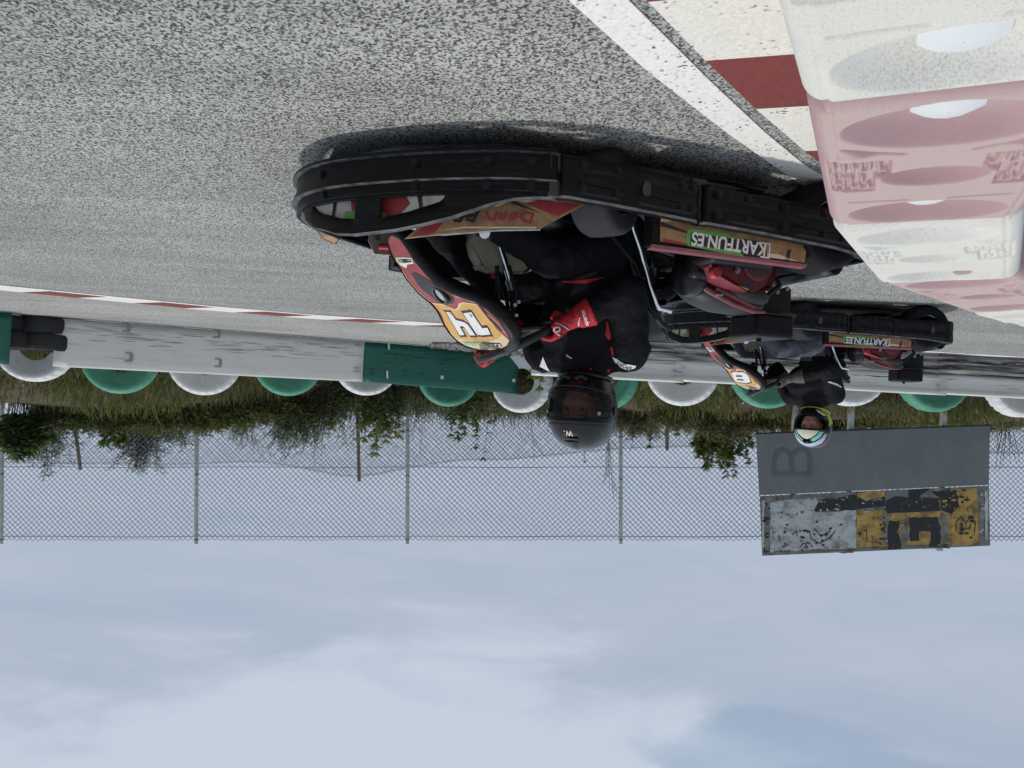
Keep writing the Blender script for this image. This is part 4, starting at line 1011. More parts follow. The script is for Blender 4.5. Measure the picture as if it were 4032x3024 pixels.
def kart_bumper(t):
    mt = M['black_plastic']
    def rows(i, p):
        tp = ftop(p); s = slot(p); lo, hi = s if s else (.1985, .245)
        lo = min(lo, tp - .006); hi = min(max(hi, lo + .001), tp - .004)
        e = min(i, len(FC) - 1 - i); k = .012 * (1 - min(1, e / 2.))
        r = [(-.02, .066), (-.006, .067), (0, .071), (0, .079), (-.014, .082), (-.014, .116), (-.003, .148), (-.002, .157), (-.018, .160), (-.018, .185), (-.017, .188), (-.028, .190), (-.028, .193), (-.028, lo), (-.028, hi), (-.028, tp - .003), (-.032, tp), (-.046, tp + .002), (-.054, tp - .004)]
        return [(o - k, z) for o, z in r]
    cols = [bool(slot((a + b) / 2)) for a, b in zip(FC, FC[1:])]
    bl = []
    for x, z in ((.905, .108), (.66, .108), (.48, .108), (.36, .108), (.90, .176), (.66, .176), (.48, .176), (.36, .176)):
        j = min(range(len(FC) // 2, len(FC)), key=lambda q: abs(FC[q].x - x)); n = FN[j]; o = -.010 if z < .15 else -.015
        bl.append(((FC[j].x + n.x * o, FC[j].y + n.y * o, z), (n.x, n.y, 0)))
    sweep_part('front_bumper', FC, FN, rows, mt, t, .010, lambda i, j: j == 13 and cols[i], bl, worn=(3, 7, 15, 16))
    # middle and rear bumper sections, both sides
    for sy in (-1, 1):
        for nm, x0, x1 in (('side_bumper', .274, -.194), ('rear_bumper', -.202, -.865)):
            n = 40; P = []; Nn = []
            for i in range(n + 1):
                x = lerp(x0, x1, i / n); P.append(Vector((x, sy * .68))); Nn.append(Vector((0, sy)))
            if nm == 'rear_bumper':
                P += [Vector((-.885 - .012, sy * .66)), Vector((-.905, sy * .61)), Vector((-.91, sy * .45)), Vector((-.915, sy * .2)), Vector((-.917, 0))]
                Nn += [Vector((-.7, sy * .7)), Vector((-.96, sy * .2)), Vector((-1, 0)), Vector((-1, 0)), Vector((-1, 0))]
            zb = lambda x: table([(-.9, .106), (-.85, .104), (-.6, .108), (-.2, .094), (0, .078), (.3, .075)], x)
            zt = lambda x: table([(-.9, .262), (-.845, .26), (-.72, .243), (-.44, .229), (-.2, .222), (.1, .209), (.3, .204)], x)
            def rows2(i, p):
                L_ = x0 - x1; u = (x0 - p.x) / L_; a, b = zb(p.x), zt(p.x); out_ = []
                e = min(u, 1 - u) * L_; k = .014 * (1 - min(1, e / .018))
                if nm == 'rear_bumper' and u > .5: k = 0
                bar = 1. if (.10 < u < .42 or .52 < u < .93) else 0.
                for f, o in ((0, -.03), (.02, -.008), (.06, -.002), (.12, 0), (.16, .007 * bar), (.30, .007 * bar), (.36, 0), (.50, -.003), (.62, 0), (.66, .007 * bar), (.82, .007 * bar), (.87, 0), (.94, -.002), (.985, -.010), (1.0, -.030)):
                    out_.append((o - k, lerp(a, b, f)))
                return out_
            bl = []
            if sy < 0:
                for x in ((.21, .10) if nm == 'side_bumper' else (-.25, -.36, -.50, -.66)) + ((-.12, -.16) if nm == 'side_bumper' else (-.74,)):
                    for f in (.23, .74): bl.append(((x, sy * .689, lerp(zb(x), zt(x), f)), (0, sy, 0)))
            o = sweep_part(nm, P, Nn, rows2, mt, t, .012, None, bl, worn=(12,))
            if sy < 0:
                x = 0. if nm == 'side_bumper' else -.75
                mb = MB(); zc = (zb(x) + zt(x)) / 2
                mb.prism([(x + .014 * cos(a), zc + .026 * sin(a)) for a in [2 * pi * q / 20 for q in range(20)]], lambda u, v, q: Vector((u, sy * (.6825 + q), v)), 0, .002)
                mb.build('bolt_hole', M['slot'], o, smooth=0)
    for x in (.277, -.198):
        for s in (-1, 1):
            mb = MB(); mb.box((x, s * .645, .14), (.05, .03, .12)); mb.build('dark_gap_filler', M['slot'], t, smooth=0)  # dark filler added behind each gap so no bright ground shows through
    # frame tubes behind the plastic
    mb = MB()
    for y in (-.56, .56): mb.tube([(.62, y * .7, .15), (.45, y, .14), (.2, y, .13), (-.35, y, .13), (-.62, y * .9, .14)], .014, 8)
    for y in (-.22, .22): mb.tube([(.72, y, .07), (.3, y, .06), (-.2, y * 1.2, .06), (-.62, y * 1.3, .09), (-.86, y * 1.3, .13)], .015, 8)
    for x in (.55, .18, -.2, -.6): mb.tube([(x, -.5, .075), (x, .5, .075)], .013, 8)
    mb.tube([(-.88, -.5, .17), (-.88, .5, .17)], .014, 8)
    mb.build('chassis', M['dark'], t)
    mb = MB(); mb.prism([(.86, -.20), (.70, -.42), (.42, -.58), (-.50, -.60), (-.58, -.40), (-.88, -.40), (-.88, .40), (-.58, .40), (-.50, .60), (.42, .58), (.70, .42), (.86, .20)], lambda u, v, q: Vector((u, v, q)), .046, .052); mb.build('sun_block_tray', M['dark'], t, smooth=0)  # tray stretched nearly to kart size to keep sun from leaking underneath
def wheel(t, c, R, w, steer=0., rub='grey_rubber'):
    Mx = Matrix.Translation(c) @ Matrix.Rotation(steer, 4, 'Z') @ Matrix.Rotation(radians(90), 4, 'X')
    hub = bpy.data.objects.new('wheel', None); COL.objects.link(hub); hub.parent = t; hub.empty_display_size = .05
    mb = MB(); r = R * .50
    mb.lathe([(r, -w * .36), (r * 1.08, -w * .47), (R * .82, -w * .5), (R * .93, -w * .46), (R * .985, -w * .36), (R, -w * .15), (R, w * .15), (R * .985, w * .36), (R * .93, w * .46), (R * .82, w * .5), (r * 1.08, w * .47), (r, w * .36)], Mx, 44)
    mb.build('tyre', M[rub], hub, smooth=50)
    mb = MB()
    mb.lathe([(r * 1.02, -w * .40), (r * 1.06, -w * .43), (r * .98, -w * .41), (r * .9, -w * .25), (r * .5, -w * .12), (r * .2, -w * .16), (r * .2, w * .16), (r * .5, w * .12), (r * .9, w * .25), (r * .98, w * .41), (r * 1.06, w * .43), (r * 1.02, w * .40)], Mx, 36)
    mb.build('rim', M['dark'], hub, smooth=50)
    mb = MB()
    for s in ((1,) if c[1] < 0 else (-1,)):
        mb.tube([Mx @ Vector((r * 1.05 * cos(a), r * 1.05 * sin(a), s * w * .43)) for a in [2 * pi * i / 36 for i in range(36)]], .0028, 6, closed=True)
    mb.build('rim_edge', M['chrome'], hub)
    mb = MB(); mb.lathe([(.001, -w * .3), (r * .28, -w * .3), (r * .28, w * .3), (.001, w * .3)], Mx, 16); mb.build('hub', M['steel'], hub)
NP_ = [(.64, .215), (.624, .236), (.606, .258), (.589, .283), (.561, .321), (.530, .358), (.479, .405), (.426, .436), (.372, .470), (.330, .510), (.305, .533), (.27, .567), (.235, .60), (.2, .63)]
NS = [0]
for a, b in zip(NP_, NP_[1:]): NS.append(NS[-1] + sqrt((a[0] - b[0]) ** 2 + (a[1] - b[1]) ** 2))
NSM = []
for i in range(len(NP_)):
    a = NP_[max(i - 1, 0)]; b = NP_[min(i + 1, len(NP_) - 1)]; d = Vector((b[0] - a[0], b[1] - a[1])).normalized(); NSM.append(Vector((d.y, -d.x)) if d.y > 0 else Vector((-d.y, d.x)))
def nose(y, s, o=0.):
    """point on the nose fairing: y across, s up the panel, o outward"""
    i = 0
    while i < len(NS) - 2 and s > NS[i + 1]: i += 1
    f = (s - NS[i]) / (NS[i + 1] - NS[i]); p = Vector(NP_[i]).lerp(Vector(NP_[i + 1]), f); n = NSM[i].lerp(NSM[i + 1], max(0, min(1, f)))
    n = n.normalized(); return Vector((p.x + n.x * o, y, p.y + n.y * o))
NCUT = [q for q in NS[1:-1]] + [.11, .155, .215, .28]
OUTL = [(.022, .028), (.055, .034), (.088, .055), (.106, .085), (.107, .133), (.114, .181), (.128, .25), (.142, .305), (.172, .345), (.222, .381), (.262, .42), (.287, .462), (.277, .505), (.235, .535), (.141, .560), (.02, .572), (-.103, .574), (-.187, .562), (-.250, .539), (-.283, .513), (-.299, .461), (-.288, .412), (-.252, .377), (-.196, .345), (-.145, .305), (-.119, .25), (-.114, .2), (-.105, .14), (-.106, .093), (-.096, .058), (-.052, .035), (-.015, .027)]
YEL = [(.132, .312), (.049, .335), (.027, .353), (-.002, .373), (-.036, .373), (-.102, .356), (-.144, .357), (-.232, .383), (-.235, .429), (-.218, .488), (-.226, .515), (-.15, .530), (.002, .535), (.153, .515), (.25, .490), (.274, .456), (.250, .418), (.19, .375)]
CREAM = [(.274, .456), (.25, .490), (.153, .515), (.002, .535), (-.15, .530), (-.226, .515), (-.24, .543), (-.18, .5625), (-.092, .573), (.02, .571), (.141, .559), (.233, .534), (.276, .504), (.285, .464)]
FOUR = [(.111, .368), (.069, .377), (.085, .413), (.021, .431), (.007, .444), (.027, .496), (.086, .491), (.066, .450), (.080, .444), (.107, .444), (.136, .484), (.193, .481)]
ONE = [(-.047, .396), (-.131, .401), (-.126, .410), (-.099, .473), (-.150, .476), (-.126, .505), (-.036, .501), (-.004, .496), (-.001, .482)]
EIGHT = [(.143, .384), (.062, .377), (-.17, .396), (-.199, .421), (-.183, .448), (-.120, .491), (.010, .499), (.20, .480), (.245, .456), (.190, .419)]
E1 = [(.076, .411), (-.073, .421), (-.036, .436), (.109, .425)]; E2 = [(.139, .447), (-.009, .459), (.019, .472), (.168, .460)]
HEADL = [(.022, .172), (-.024, .178), (-.070, .210), (-.098, .234), (-.112, .300), (-.112, .326), (-.07, .343), (-.033, .345), (.033, .336), (.074, .318), (.061, .274), (.059, .222)]
def nose_panel(t):
    base = MB(); base.flat(OUTL, lambda y, s: nose(y, s, 0), 0, NCUT)
    o = base.build('nose_fairing', [M['nose_red']], t, smooth=50)
    # black moulded shell round the panel
    sh = MB(); n = len(OUTL); c = Vector((0, .33)); rings = []
    for off, dep in ((0, .000), (.003, .006), (.011, .005), (.020, -.006), (.022, -.022), (.012, -.045), (-.03, -.052)):
        ring = []
        for i in range(n):
            a = Vector(OUTL[i - 1]); b = Vector(OUTL[(i + 1) % n]); d = (b - a).normalized(); q = Vector((d.y, -d.x)); p = Vector(OUTL[i])
            ctr = Vector((0, p.y)) if .06 < p.y < .5 else c
            if q.dot(p - ctr) < 0: q = -q
            p = p + q * off * (1.35 if p.x < 0 else .35); ring.append(nose(p.x, p.y, dep))
        rings.append(ring)
    vs = [p for r in rings for p in r]; m = len(rings)
    sh.add(vs, [(i * n + j, i * n + (j + 1) % n, (i + 1) * n + (j + 1) % n, (i + 1) * n + j) for i in range(m - 1) for j in range(n)])
    sh.flat([(p[0] * .93, .3 + (p[1] - .3) * .95) for p in OUTL], lambda y, s: nose(y, s, -.046), 0, NCUT)
    sh.build('fairing_shell', M['black_plastic'], t, smooth=60)
    def ov(name, mat, polys, z, w=None, closed=True):
        mb = MB()
        for p in polys:
            if w: mb.stroke(p, w, lambda y, s: nose(y, s, z), 0, closed, NCUT)
            else: mb.flat(p, lambda y, s: nose(y, s, z), 0, NCUT)
        return mb.build(name, mat, o, smooth=50)
    ov('number_field', M['yellow'], [YEL], .0012)
    ov('cream_band', M['cream'], [CREAM], .0013)
    ov('pin_line', M['cream'], [[(.132, .312), (.049, .335), (.027, .353), (-.002, .373), (-.036, .373), (-.102, .356), (-.144, .357), (-.232, .383)], [(.128, .300), (.12, .25), (.108, .19), (.10, .15)]], .002, .007, False)
    ov('pin_line', M['cream'], [[(-.232, .372), (-.150, .320), (-.128, .262), (-.118, .21)], [(-.25, .43), (-.268, .47), (-.265, .51)]], .0021, .005, False)
    ov('black_flash', M['print_black'], [[(-.236, .384), (-.252, .393), (-.242, .456), (-.256, .500), (-.241, .501), (-.223, .452)]], .0022)
    # recessed lamp with ring
    mb = MB(); mb.flat(HEADL, lambda y, s: nose(y, s, .0016), 0, NCUT); mb.build('lamp_recess', M['print_black'], o, smooth=50)
    lc = nose(-.058, .290, .004); ln = (nose(-.058, .29, .05) - nose(-.058, .29, 0)).normalized()
    ML = Matrix.Translation(lc) @ (ln + Vector((.25, -.1, -.1))).to_track_quat('Z', 'Y').to_matrix().to_4x4()
    lp = MB(); lp.lathe([(.040, -.012), (.041, .006), (.037, .010), (.030, .010), (.027, .003)], ML, 28); ob = lp.build('lamp_ring', M['black_gloss'], o)
    lp = MB(); lp.tube([ML @ Vector((.033 * cos(a), .033 * sin(a), .0105)) for a in [2 * pi * i / 28 for i in range(28)]], .0016, 6, closed=True); lp.build('lamp_trim', M['steel'], o)
    lp = MB(); lp.lathe([(.027, .003), (.015, .007), (.0005, .008)], ML, 24); lp.build('lamp_lens', M['lens'], o)
    # round club sticker near the tip
    st = [(.082, .095), (-.006, .110), (-.092, .128), (-.072, .147), (.003, .138), (.033, .147), (.053, .140), (.080, .126), (.096, .108)]
    ov('sticker', M['print_white'], [st], .0018); ov('sticker', M['print_green'], [[(.076, .101), (.02, .110), (.034, .126), (.080, .116)]], .0026); ov('sticker', M['print_black'], [[(.018, .111), (-.078, .129), (-.066, .140), (.028, .127)]], .0026)
    mb = MB(); put_text(mb, 'KART', .008, lambda x, y, w: nose(-.066 + x, .1305 - x * .16 - .004 + y, .0032), 0); mb.build('sticker_lettering', M['print_white'], o, smooth=0)
    # name strip along the top edge
    strip = [(.225, .512), (-.143, .548), (-.135, .566), (.215, .532)]
    ov('name_strip', M['print_green'], [[strip[0], (.02, .532), (.03, .550), strip[3]]], .0022); ov('name_strip', M['print_black'], [[(.02, .532), strip[1], strip[2], (.03, .550)]], .0022)
    def line(x, y, w):
        f = x / w; yy = lerp(-.132, .205, f); s = lerp(.551, .5195, f) + (y - .0) ; return nose(yy, s, .0032)
    mb = MB(); put_text(mb, 'KARTFUN.ES', .013, line, 0, bold=.02); mb.build('name_lettering', M['print_white'], o, smooth=0)
    return o, ov
def panel_side(t):
    """orange printed side pod, the KARTFUN.ES box by the engine and the boards seen through the bumper slots"""
    PLN = lambda x: lerp(-.43, -.60, (.62 - x) / .42) - .004
    pod = [(.66, .320), (.60, .262), (.404, .190), (.193, .190), (.170, .200), (.282, .272), (.40, .279), (.55, .302)]
    mb = MB(); mb.prism(pod, lambda u, v, q: Vector((u, PLN(u) + q, v)), 0, .02)
    o = mb.build('side_pod', M['orange'], t, smooth=0)
    def ov(name, mat, polys, z, w=None):
        m_ = MB()
        for p in polys:
            if w: m_.stroke(p, w, lambda u, v: Vector((u, PLN(u) - z, v)), 0, False)
            else: m_.flat(p, lambda u, v: Vector((u, PLN(u) - z, v)))
        m_.build(name, mat, o, smooth=0)
    ov('red_flash', M['print_red'], [[(.293, .192), (.18, .199), (.243, .238), (.337, .201)]], .002); ov('red_flash', M['print_red'], [[(.65, .318), (.59, .268), (.56, .272), (.58, .300)]], .002)
    ov('black_flash', M['print_black'], [[(.404, .194), (.372, .193), (.30, .226), (.288, .231)]], .0024)
    def rb(name, mat, pts, w, z): m_ = MB(); m_.ribbon(pts, w, lambda u, v: Vector((u, PLN(u) - z, v))); m_.build(name, mat, o, smooth=0)
    for k, pts in enumerate(([(.318, .262), (.312, .232), (.335, .230), (.345, .244), (.336, .256), (.316, .258)], [(.352, .232), (.366, .252), (.376, .254), (.372, .238), (.356, .232)], [(.384, .230), (.392, .254), (.404, .252), (.400, .234)], [(.412, .230), (.418, .256), (.432, .254), (.440, .232)])): rb('worn_lettering', M['print_red'], pts, .007, .0022 + k * .0003)
    for k, pts in enumerate(([(.462, .228), (.475, .262), (.496, .258)], [(.500, .236), (.512, .264), (.53, .262)], [(.47, .245), (.52, .250)])): rb('worn_lettering', M['print_black'], pts, .008, .0022 + k * .0003)
    if 0: ov('worn_lettering', M['print_red'], [[(.445, .255), (.44, .228), (.375, .228), (.37, .24), (.41, .255)], [(.365, .228), (.31, .232), (.306, .256), (.32, .263), (.326, .255), (.36, .255)]], .0022)
    if 0: ov('worn_lettering', M['print_black'], [[(.54, .268), (.53, .255), (.505, .252), (.47, .228), (.455, .23), (.462, .262), (.50, .266)]], .0022)
    ov('cream_patch', M['cream'], [[(.44, .212), (.40, .194), (.39, .205), (.41, .215)], [(.36, .193), (.30, .193), (.33, .200)], [(.58, .296), (.50, .284), (.30, .276), (.30, .271), (.50, .279)]], .0018)
    mb = MB(); mb.tube([(.56, PLN(.56) + .01, .304), (.40, PLN(.4) + .01, .283), (.285, PLN(.285) + .01, .276)], .004, 6); mb.build('pod_edge', M['steel'], o)
    dm = MB(); p = Vector((.43, -.47, .283)); dm.box(p + Vector((0, .01, 0)), (.05, .012, .04)); dm.build('bolt_tab', M['dark'], t, bevel=.004)
    dm = MB(); dome(dm, p + Vector((0, .002, .004)), (0, -1, .2), .011, .008); dm.build('bolt', M['chrome'], t)
    # box beside the engine
    bx = MB(); X0, X1 = -.055, -.640
    prof = [(-.632, .10), (-.634, .20), (-.632, .284), (-.626, .293), (-.60, .296), (-.575, .294), (-.575, .10)]
    vs = [Vector((x, y, z + (0 if x == X0 else .008))) for x in (X0, X1) for y, z in prof]; k = len(prof)
    bx.add(vs, [(j, j + 1, j + 1 + k, j + k) for j in range(k - 1)] + [tuple(range(k))[::-1], tuple(range(k, 2 * k))])
    o = bx.build('engine_box', M['black_plastic'], t, smooth=0, bevel=.004)
    pl = lambda z: (lambda u, v: Vector((u, -.6345 - z, v + (.008 * (X0 - u) / (X0 - X1)))))
    def ov2(name, mat, polys, z):
        m_ = MB()
        for p in polys: m_.flat(p, pl(z))
        m_.build(name, mat, o, smooth=0)
    ov2('print', M['orange'], [[(-.078, .195), (-.636, .195), (-.630, .283), (-.080, .283)]], .001)
    ov2('print', M['print_black'], [[(-.08, .222), (-.20, .243), (-.20, .249), (-.08, .236)], [(-.40, .204), (-.52, .21), (-.56, .20)], [(-.556, .25), (-.572, .245), (-.566, .284), (-.55, .283)]], .0016)
    ov2('print', M['print_red'], [[(-.55, .216), (-.635, .224), (-.62, .206), (-.60, .208)], [(-.09, .272), (-.25, .282), (-.09, .2835)]], .0016)
    ov2('print', M['cream'], [[(-.08, .195), (-.15, .20), (-.11, .218), (-.08, .222)], [(-.40, .276), (-.52, .268), (-.60, .282), (-.45, .284)]], .0016)
    ov2('badge', M['print_green'], [[(-.175, .236), (-.19, .230), (-.33, .226), (-.34, .236), (-.395, .236), (-.385, .250), (-.385, .292), (-.30, .291), (-.178, .284), (-.170, .272)]], .0022)
    ov2('badge', M['print_black'], [[(-.385, .236), (-.47, .236), (-.478, .287), (-.40, .291), (-.375, .284), (-.375, .245)], [(-.187, .2415), (-.392, .2405), (-.392, .279), (-.187, .279)]], .0026)
    w0 = -.190; tw_ = .282
    mb = MB()
    def ln(x, y, w): return Vector((0, 0, 0))
    vs, fs, w = text_mesh('KARTFUN.ES', .040, shear=.12, bold=.028)
    sc = tw_ / w
    # lettering reads from the rear of the kart forwards
    mb.add([pl(.0032)(w0 - tw_ + x * sc, .2405 + y) for x, y in vs], fs); mb.build('badge_lettering', M['print_white'], o, smooth=0)
    m_ = MB(); m_.stroke([(-.448, .240), (-.486, .240), (-.484, .285), (-.452, .285)], .005, pl(.003), 0, False); m_.build('badge_bracket', M['print_white'], o, smooth=0)
    tp = MB(); tp.add([Vector((x, y, z + (0 if x == X0 else .008))) for x in (X0 + .002, X1 - .002) for y, z in ((-.6335, .286), (-.6275, .2955), (-.602, .2985))], [(0, 1, 4, 3), (1, 2, 5, 4)]); tp.build('top_strip', M['pink_trim'], o, smooth=0)
    # far side pod, plain
    bx = MB(); bx.prism([(.50, .10), (.50, .25), (.30, .27), (-.30, .24), (-.34, .10)], lambda u, v, q: Vector((u, q, v)), .52, .61); bx.build('side_pod', M['black_plastic'], t, smooth=0, bevel=.01)
    bx = MB(); bx.prism([(.86, .12), (.80, .186), (.755, .198), (.735, .17), (.72, .12)], lambda u, v, q: Vector((u, q, v)), .33, .42); bx.build('side_pod_tip', M['orange'], t, smooth=0, bevel=.006)
    # crash box graphics behind the slots
    bm_ = MB(); A, B = Vector((.915, -.125)), Vector((.583, -.483)); d = B - A
    f3 = lambda o_: (lambda u, v: Vector((A.x + d.x * u - .7 * o_ * -1, A.y + d.y * u - .7 * o_, v)))
    bm_.prism([(.03, .10), (1.05, .10), (1.05, .265), (.75, .272), (.40, .275), (.22, .262), (.12, .232), (.03, .185)], lambda u, v, q: Vector((A.x + d.x * u - q * .7, A.y + d.y * u + q * .7, v)), 0, .02)
    ob = bm_.build('crash_box', M['off_white'], t, smooth=0)
    def o3(mat, polys, z):
        m_ = MB()
        for p in polys: m_.flat(p, f3(z))
        m_.build('crash_box_print', mat, ob, smooth=0)
    o3(M['print_red'], [[(.31, .10), (.37, .27), (.66, .27), (.80, .215), (.74, .17), (.72, .10)]], .002)
    o3(M['print_green'], [[(.30, .222), (.42, .222), (.42, .275), (.30, .275)], [(.42, .232), (.62, .236), (.62, .275), (.42, .275)]], .003)
    o3(M['print_black'], [[(.225, .10), (.25, .10), (.215, .255), (.19, .25)], [(.83, .15), (.865, .15), (.90, .24), (.875, .24)], [(0, .10), (.16, .10), (.20, .187), (.1, .19), (.05, .178), (0, .178)], [(.36, .10), (.90, .10), (.90, .176), (.84, .188), (.36, .192)]], .003)
def kart_mech(t):
    for y, R, w_, x, st in ((-.535, .133, .135, .065, -.62), (.535, .133, .135, .065, -.55)): wheel(t, (x, y, R), R, w_, st)
    for y in (-.56, .56): wheel(t, (-.735, y, .150), .150, .19, 0, 'black_rubber')
    mb = MB(); mb.tube([(-.735, -.47, .150), (-.735, .47, .150)], .017, 12); mb.build('rear_axle', M['dark'], t)
    mb = MB(); mb.tube([(.07, -.46, .12), (.2, -.25, .11), (.2, .25, .11), (.07, .46, .12)], .012, 8); mb.build('front_axle', M['dark'], t)
    for s in (-1, 1): mb = MB(); mb.tube([(.12, s * .44, .13), (.24, s * .06, .16)], .007, 8); mb.build('tie_rod', M['steel'], t)
    # bare bracket plate with red rod in front of the nose tip
    mb = MB(); mb.prism([(.640, .10), (.640, .19), (.612, .238), (.54, .236), (.53, .10)], lambda u, v, q: Vector((u, q, v)), .345, .353); mb.build('bracket_plate', M['brown_metal'], t, smooth=0)
    mb = MB(); mb.tube([(.60, .33, .212), (.50, .30, .208)], .011, 10); mb.build('bracket_rod', M['red_trim'], t)
    mb = MB(); mb.lathe([(.001, .003), (.010, .003), (.010, 0)], Matrix.Translation((.605, .344, .175)) @ Matrix.Rotation(radians(90), 4, 'X'), 16); mb.build('bracket_hole', M['slot'], t)
    # steering
    mb = MB(); mb.tube([(.262, 0, .10), (.168, 0, .352)], .0125, 14); mb.build('steering_column', M['chrome'], t)
    mb = MB(); mb.lathe([(.018, -.02), (.018, .02)], Matrix.Translation((.165, 0, .36)) @ Matrix.Rotation(radians(-20), 4, 'Y'), 16); mb.lathe([(.022, -.004), (.022, .004)], Matrix.Translation((.168, 0, .35)) @ Matrix.Rotation(radians(-20), 4, 'Y'), 16); mb.build('column_collar', M['steel'], t)
    mb = MB(); mb.tube([(.163, 0, .365), (.15, 0, .47), (.14, 0, .53)], [.013, .012, .016], 10)
    for y in (-.06, .06): mb.tube([(.20, y, .30), (.165, y * .9, .40), (.16, y * .5, .45)], .008, 8)
    mb.tube([(.25, .02, .40), (.165, 0, .42), (.10, -.03, .41)], .007, 8); mb.tube([(.235, -.03, .30), (.22, -.02, .42), (.205, .05, .52)], .009, 8)
    mb.box((.215, .04, .47), (.035, .05, .14), rot=Matrix.Rotation(radians(-25), 3, 'Y')); mb.build('column_support', M['dark'], t, bevel=.004)
    for p in ((.150, -.03, .475), (.165, -.05, .44), (.19, -.035, .485), (.143, -.028, .425)): screw(t, p, (.2, -1, .2), M['steel'], .0042, .005)
    n = Vector((-.5, 0, .866)); e1 = Vector((0, 1, 0)); e2 = n.cross(e1); C = Vector((.13, 0, .565)); R = .158
    e1, e2 = (e1 * .83 + e2 * -.56).normalized(), None; e2 = n.cross(e1)
    mb = MB(); ring = []
    for i in range(56):
        a = 2 * pi * i / 56; r_ = R * (1 - .10 * max(0, -sin(a)) ** 3); ring.append(C + e1 * r_ * cos(a) + e2 * r_ * sin(a))
    mb.tube(ring, .0155, 12, closed=True); o = mb.build('steering_wheel', M['grey_plastic'], t, smooth=180)
    mb = MB()
    for a in (0.15, pi - .15, pi * 1.5): mb.tube([C - n * .045, C - n * .03 + (e1 * cos(a) + e2 * sin(a)) * .06, C + (e1 * cos(a) + e2 * sin(a)) * R * .97], [.016, .013, .010], 8)
    mb.lathe([(.001, .012), (.032, .010), (.036, -.008), (.001, -.012)], Matrix.Translation(C - n * .045) @ n.to_track_quat('Z', 'Y').to_matrix().to_4x4(), 18); mb.build('spokes', M['dark'], o)
    # fuel tank between the legs
    pf = [(.318, .215), (.306, .150), (.285, .110), (.10, .110), (.085, .18), (.080, .288), (.10, .305), (.237, .313), (.278, .297), (.305, .255)]
    mb = MB(); mb.prism(pf, lambda u, v, q: Vector((u, q, v)), .022, .13); o = mb.build('fuel_tank', M['tank'], t, smooth=40, bevel=.016, seg=3)
    mb = MB(); mb.lathe([(.022, 0), (.022, .018), (.001, .020)], Matrix.Translation((.20, .075, .312)), 16); mb.build('tank_cap', M['red_trim'], o)
    mb = MB(); mb.tube([(.21, .02, .316), (.20, .075, .325), (.19, .13, .316)], .006, 8); mb.build('tank_strap', M['dark'], o)
    # pedals and their chromed guard
    for y in (-.19, .17):
        mb = MB(); mb.tube([(.50, y, .06), (.54, y, .15), (.545, y, .20)], .008, 8); mb.box((.545, y, .20), (.012, .08, .05)); mb.build('pedal', M['dark'], t)
    mb = MB(); mb.tube([(.565, -.25, .262), (.487, -.25, .256), (.452, -.25, .222), (.44, -.25, .15)], .007, 10); mb.build('foot_guard', M['chrome'], t)
    mb = MB(); mb.prism([(.563, .258), (.49, .25), (.46, .215), (.53, .19), (.57, .22)], lambda u, v, q: Vector((u, q, v)), -.246, -.238); o = mb.build('guard_panel', M['print_red'], t, smooth=0)
    mb = MB(); mb.flat([(.545, .246), (.50, .240), (.495, .228), (.54, .232)], lambda u, v: Vector((u, -.249, v))); mb.build('guard_sticker', M['print_green'], o, smooth=0)
    # seat shell
    mb = MB()
    def seat(u, v):
        a = (v - .5) * 2
        px = table([(0, .06), (.25, -.16), (.42, -.30), (.55, -.365), (1, -.47)], u); pz = table([(0, .10), (.25, .045), (.42, .075), (.55, .16), (1, .52)], u)
        up = table([(0, .02), (.25, .12), (.5, .20), (.75, .13), (1, .03)], u)
        k = abs(a) ** 3
        fx = k * table([(0, 0), (.5, .10), (.75, .14), (1, .05)], u)
        return Vector((px + fx, a * table([(0, .12), (.3, .20), (.6, .20), (1, .15)], u), pz + k * up * (1 if u < .6 else .35)))
    mb.grid(seat, 26, 18); mb.build('seat', M['black_gloss'], t, smooth=180, solid=.008)
    for s in (-1, 1):
        mb = MB(); mb.tube([(-.125, s * .20, .10), (-.145, s * .195, .185), (-.243, s * .19, .27), (-.285, s * .185, .345), (-.315, s * .18, .42), (-.375, s * .175, .478), (-.42, s * .15, .49)], .011, 10); mb.build('seat_edge_tube', M['dark'], t)
        mb = MB(); mb.tube([(-.19, s * .235, .10), (-.213, s * .225, .155), (-.246, s * .22, .22), (-.295, s * .21, .345), (-.330, s * .205, .412), (-.345, s * .20, .424), (-.40, s * .19, .428)], .0105, 10); mb.build('seat_strut', M['chrome'] if s < 0 else M['dark'], t)
    for q in ((-.34, -.19, .345), (-.36, -.19, .40), (-.35, -.2, .30)):
        mb = MB(); mb.lathe([(.012, -.02), (.012, .02)], Matrix.Translation(q) @ Matrix.Rotation(radians(90), 4, 'X'), 10); mb.build('strut_clamp', M['dark'], t)
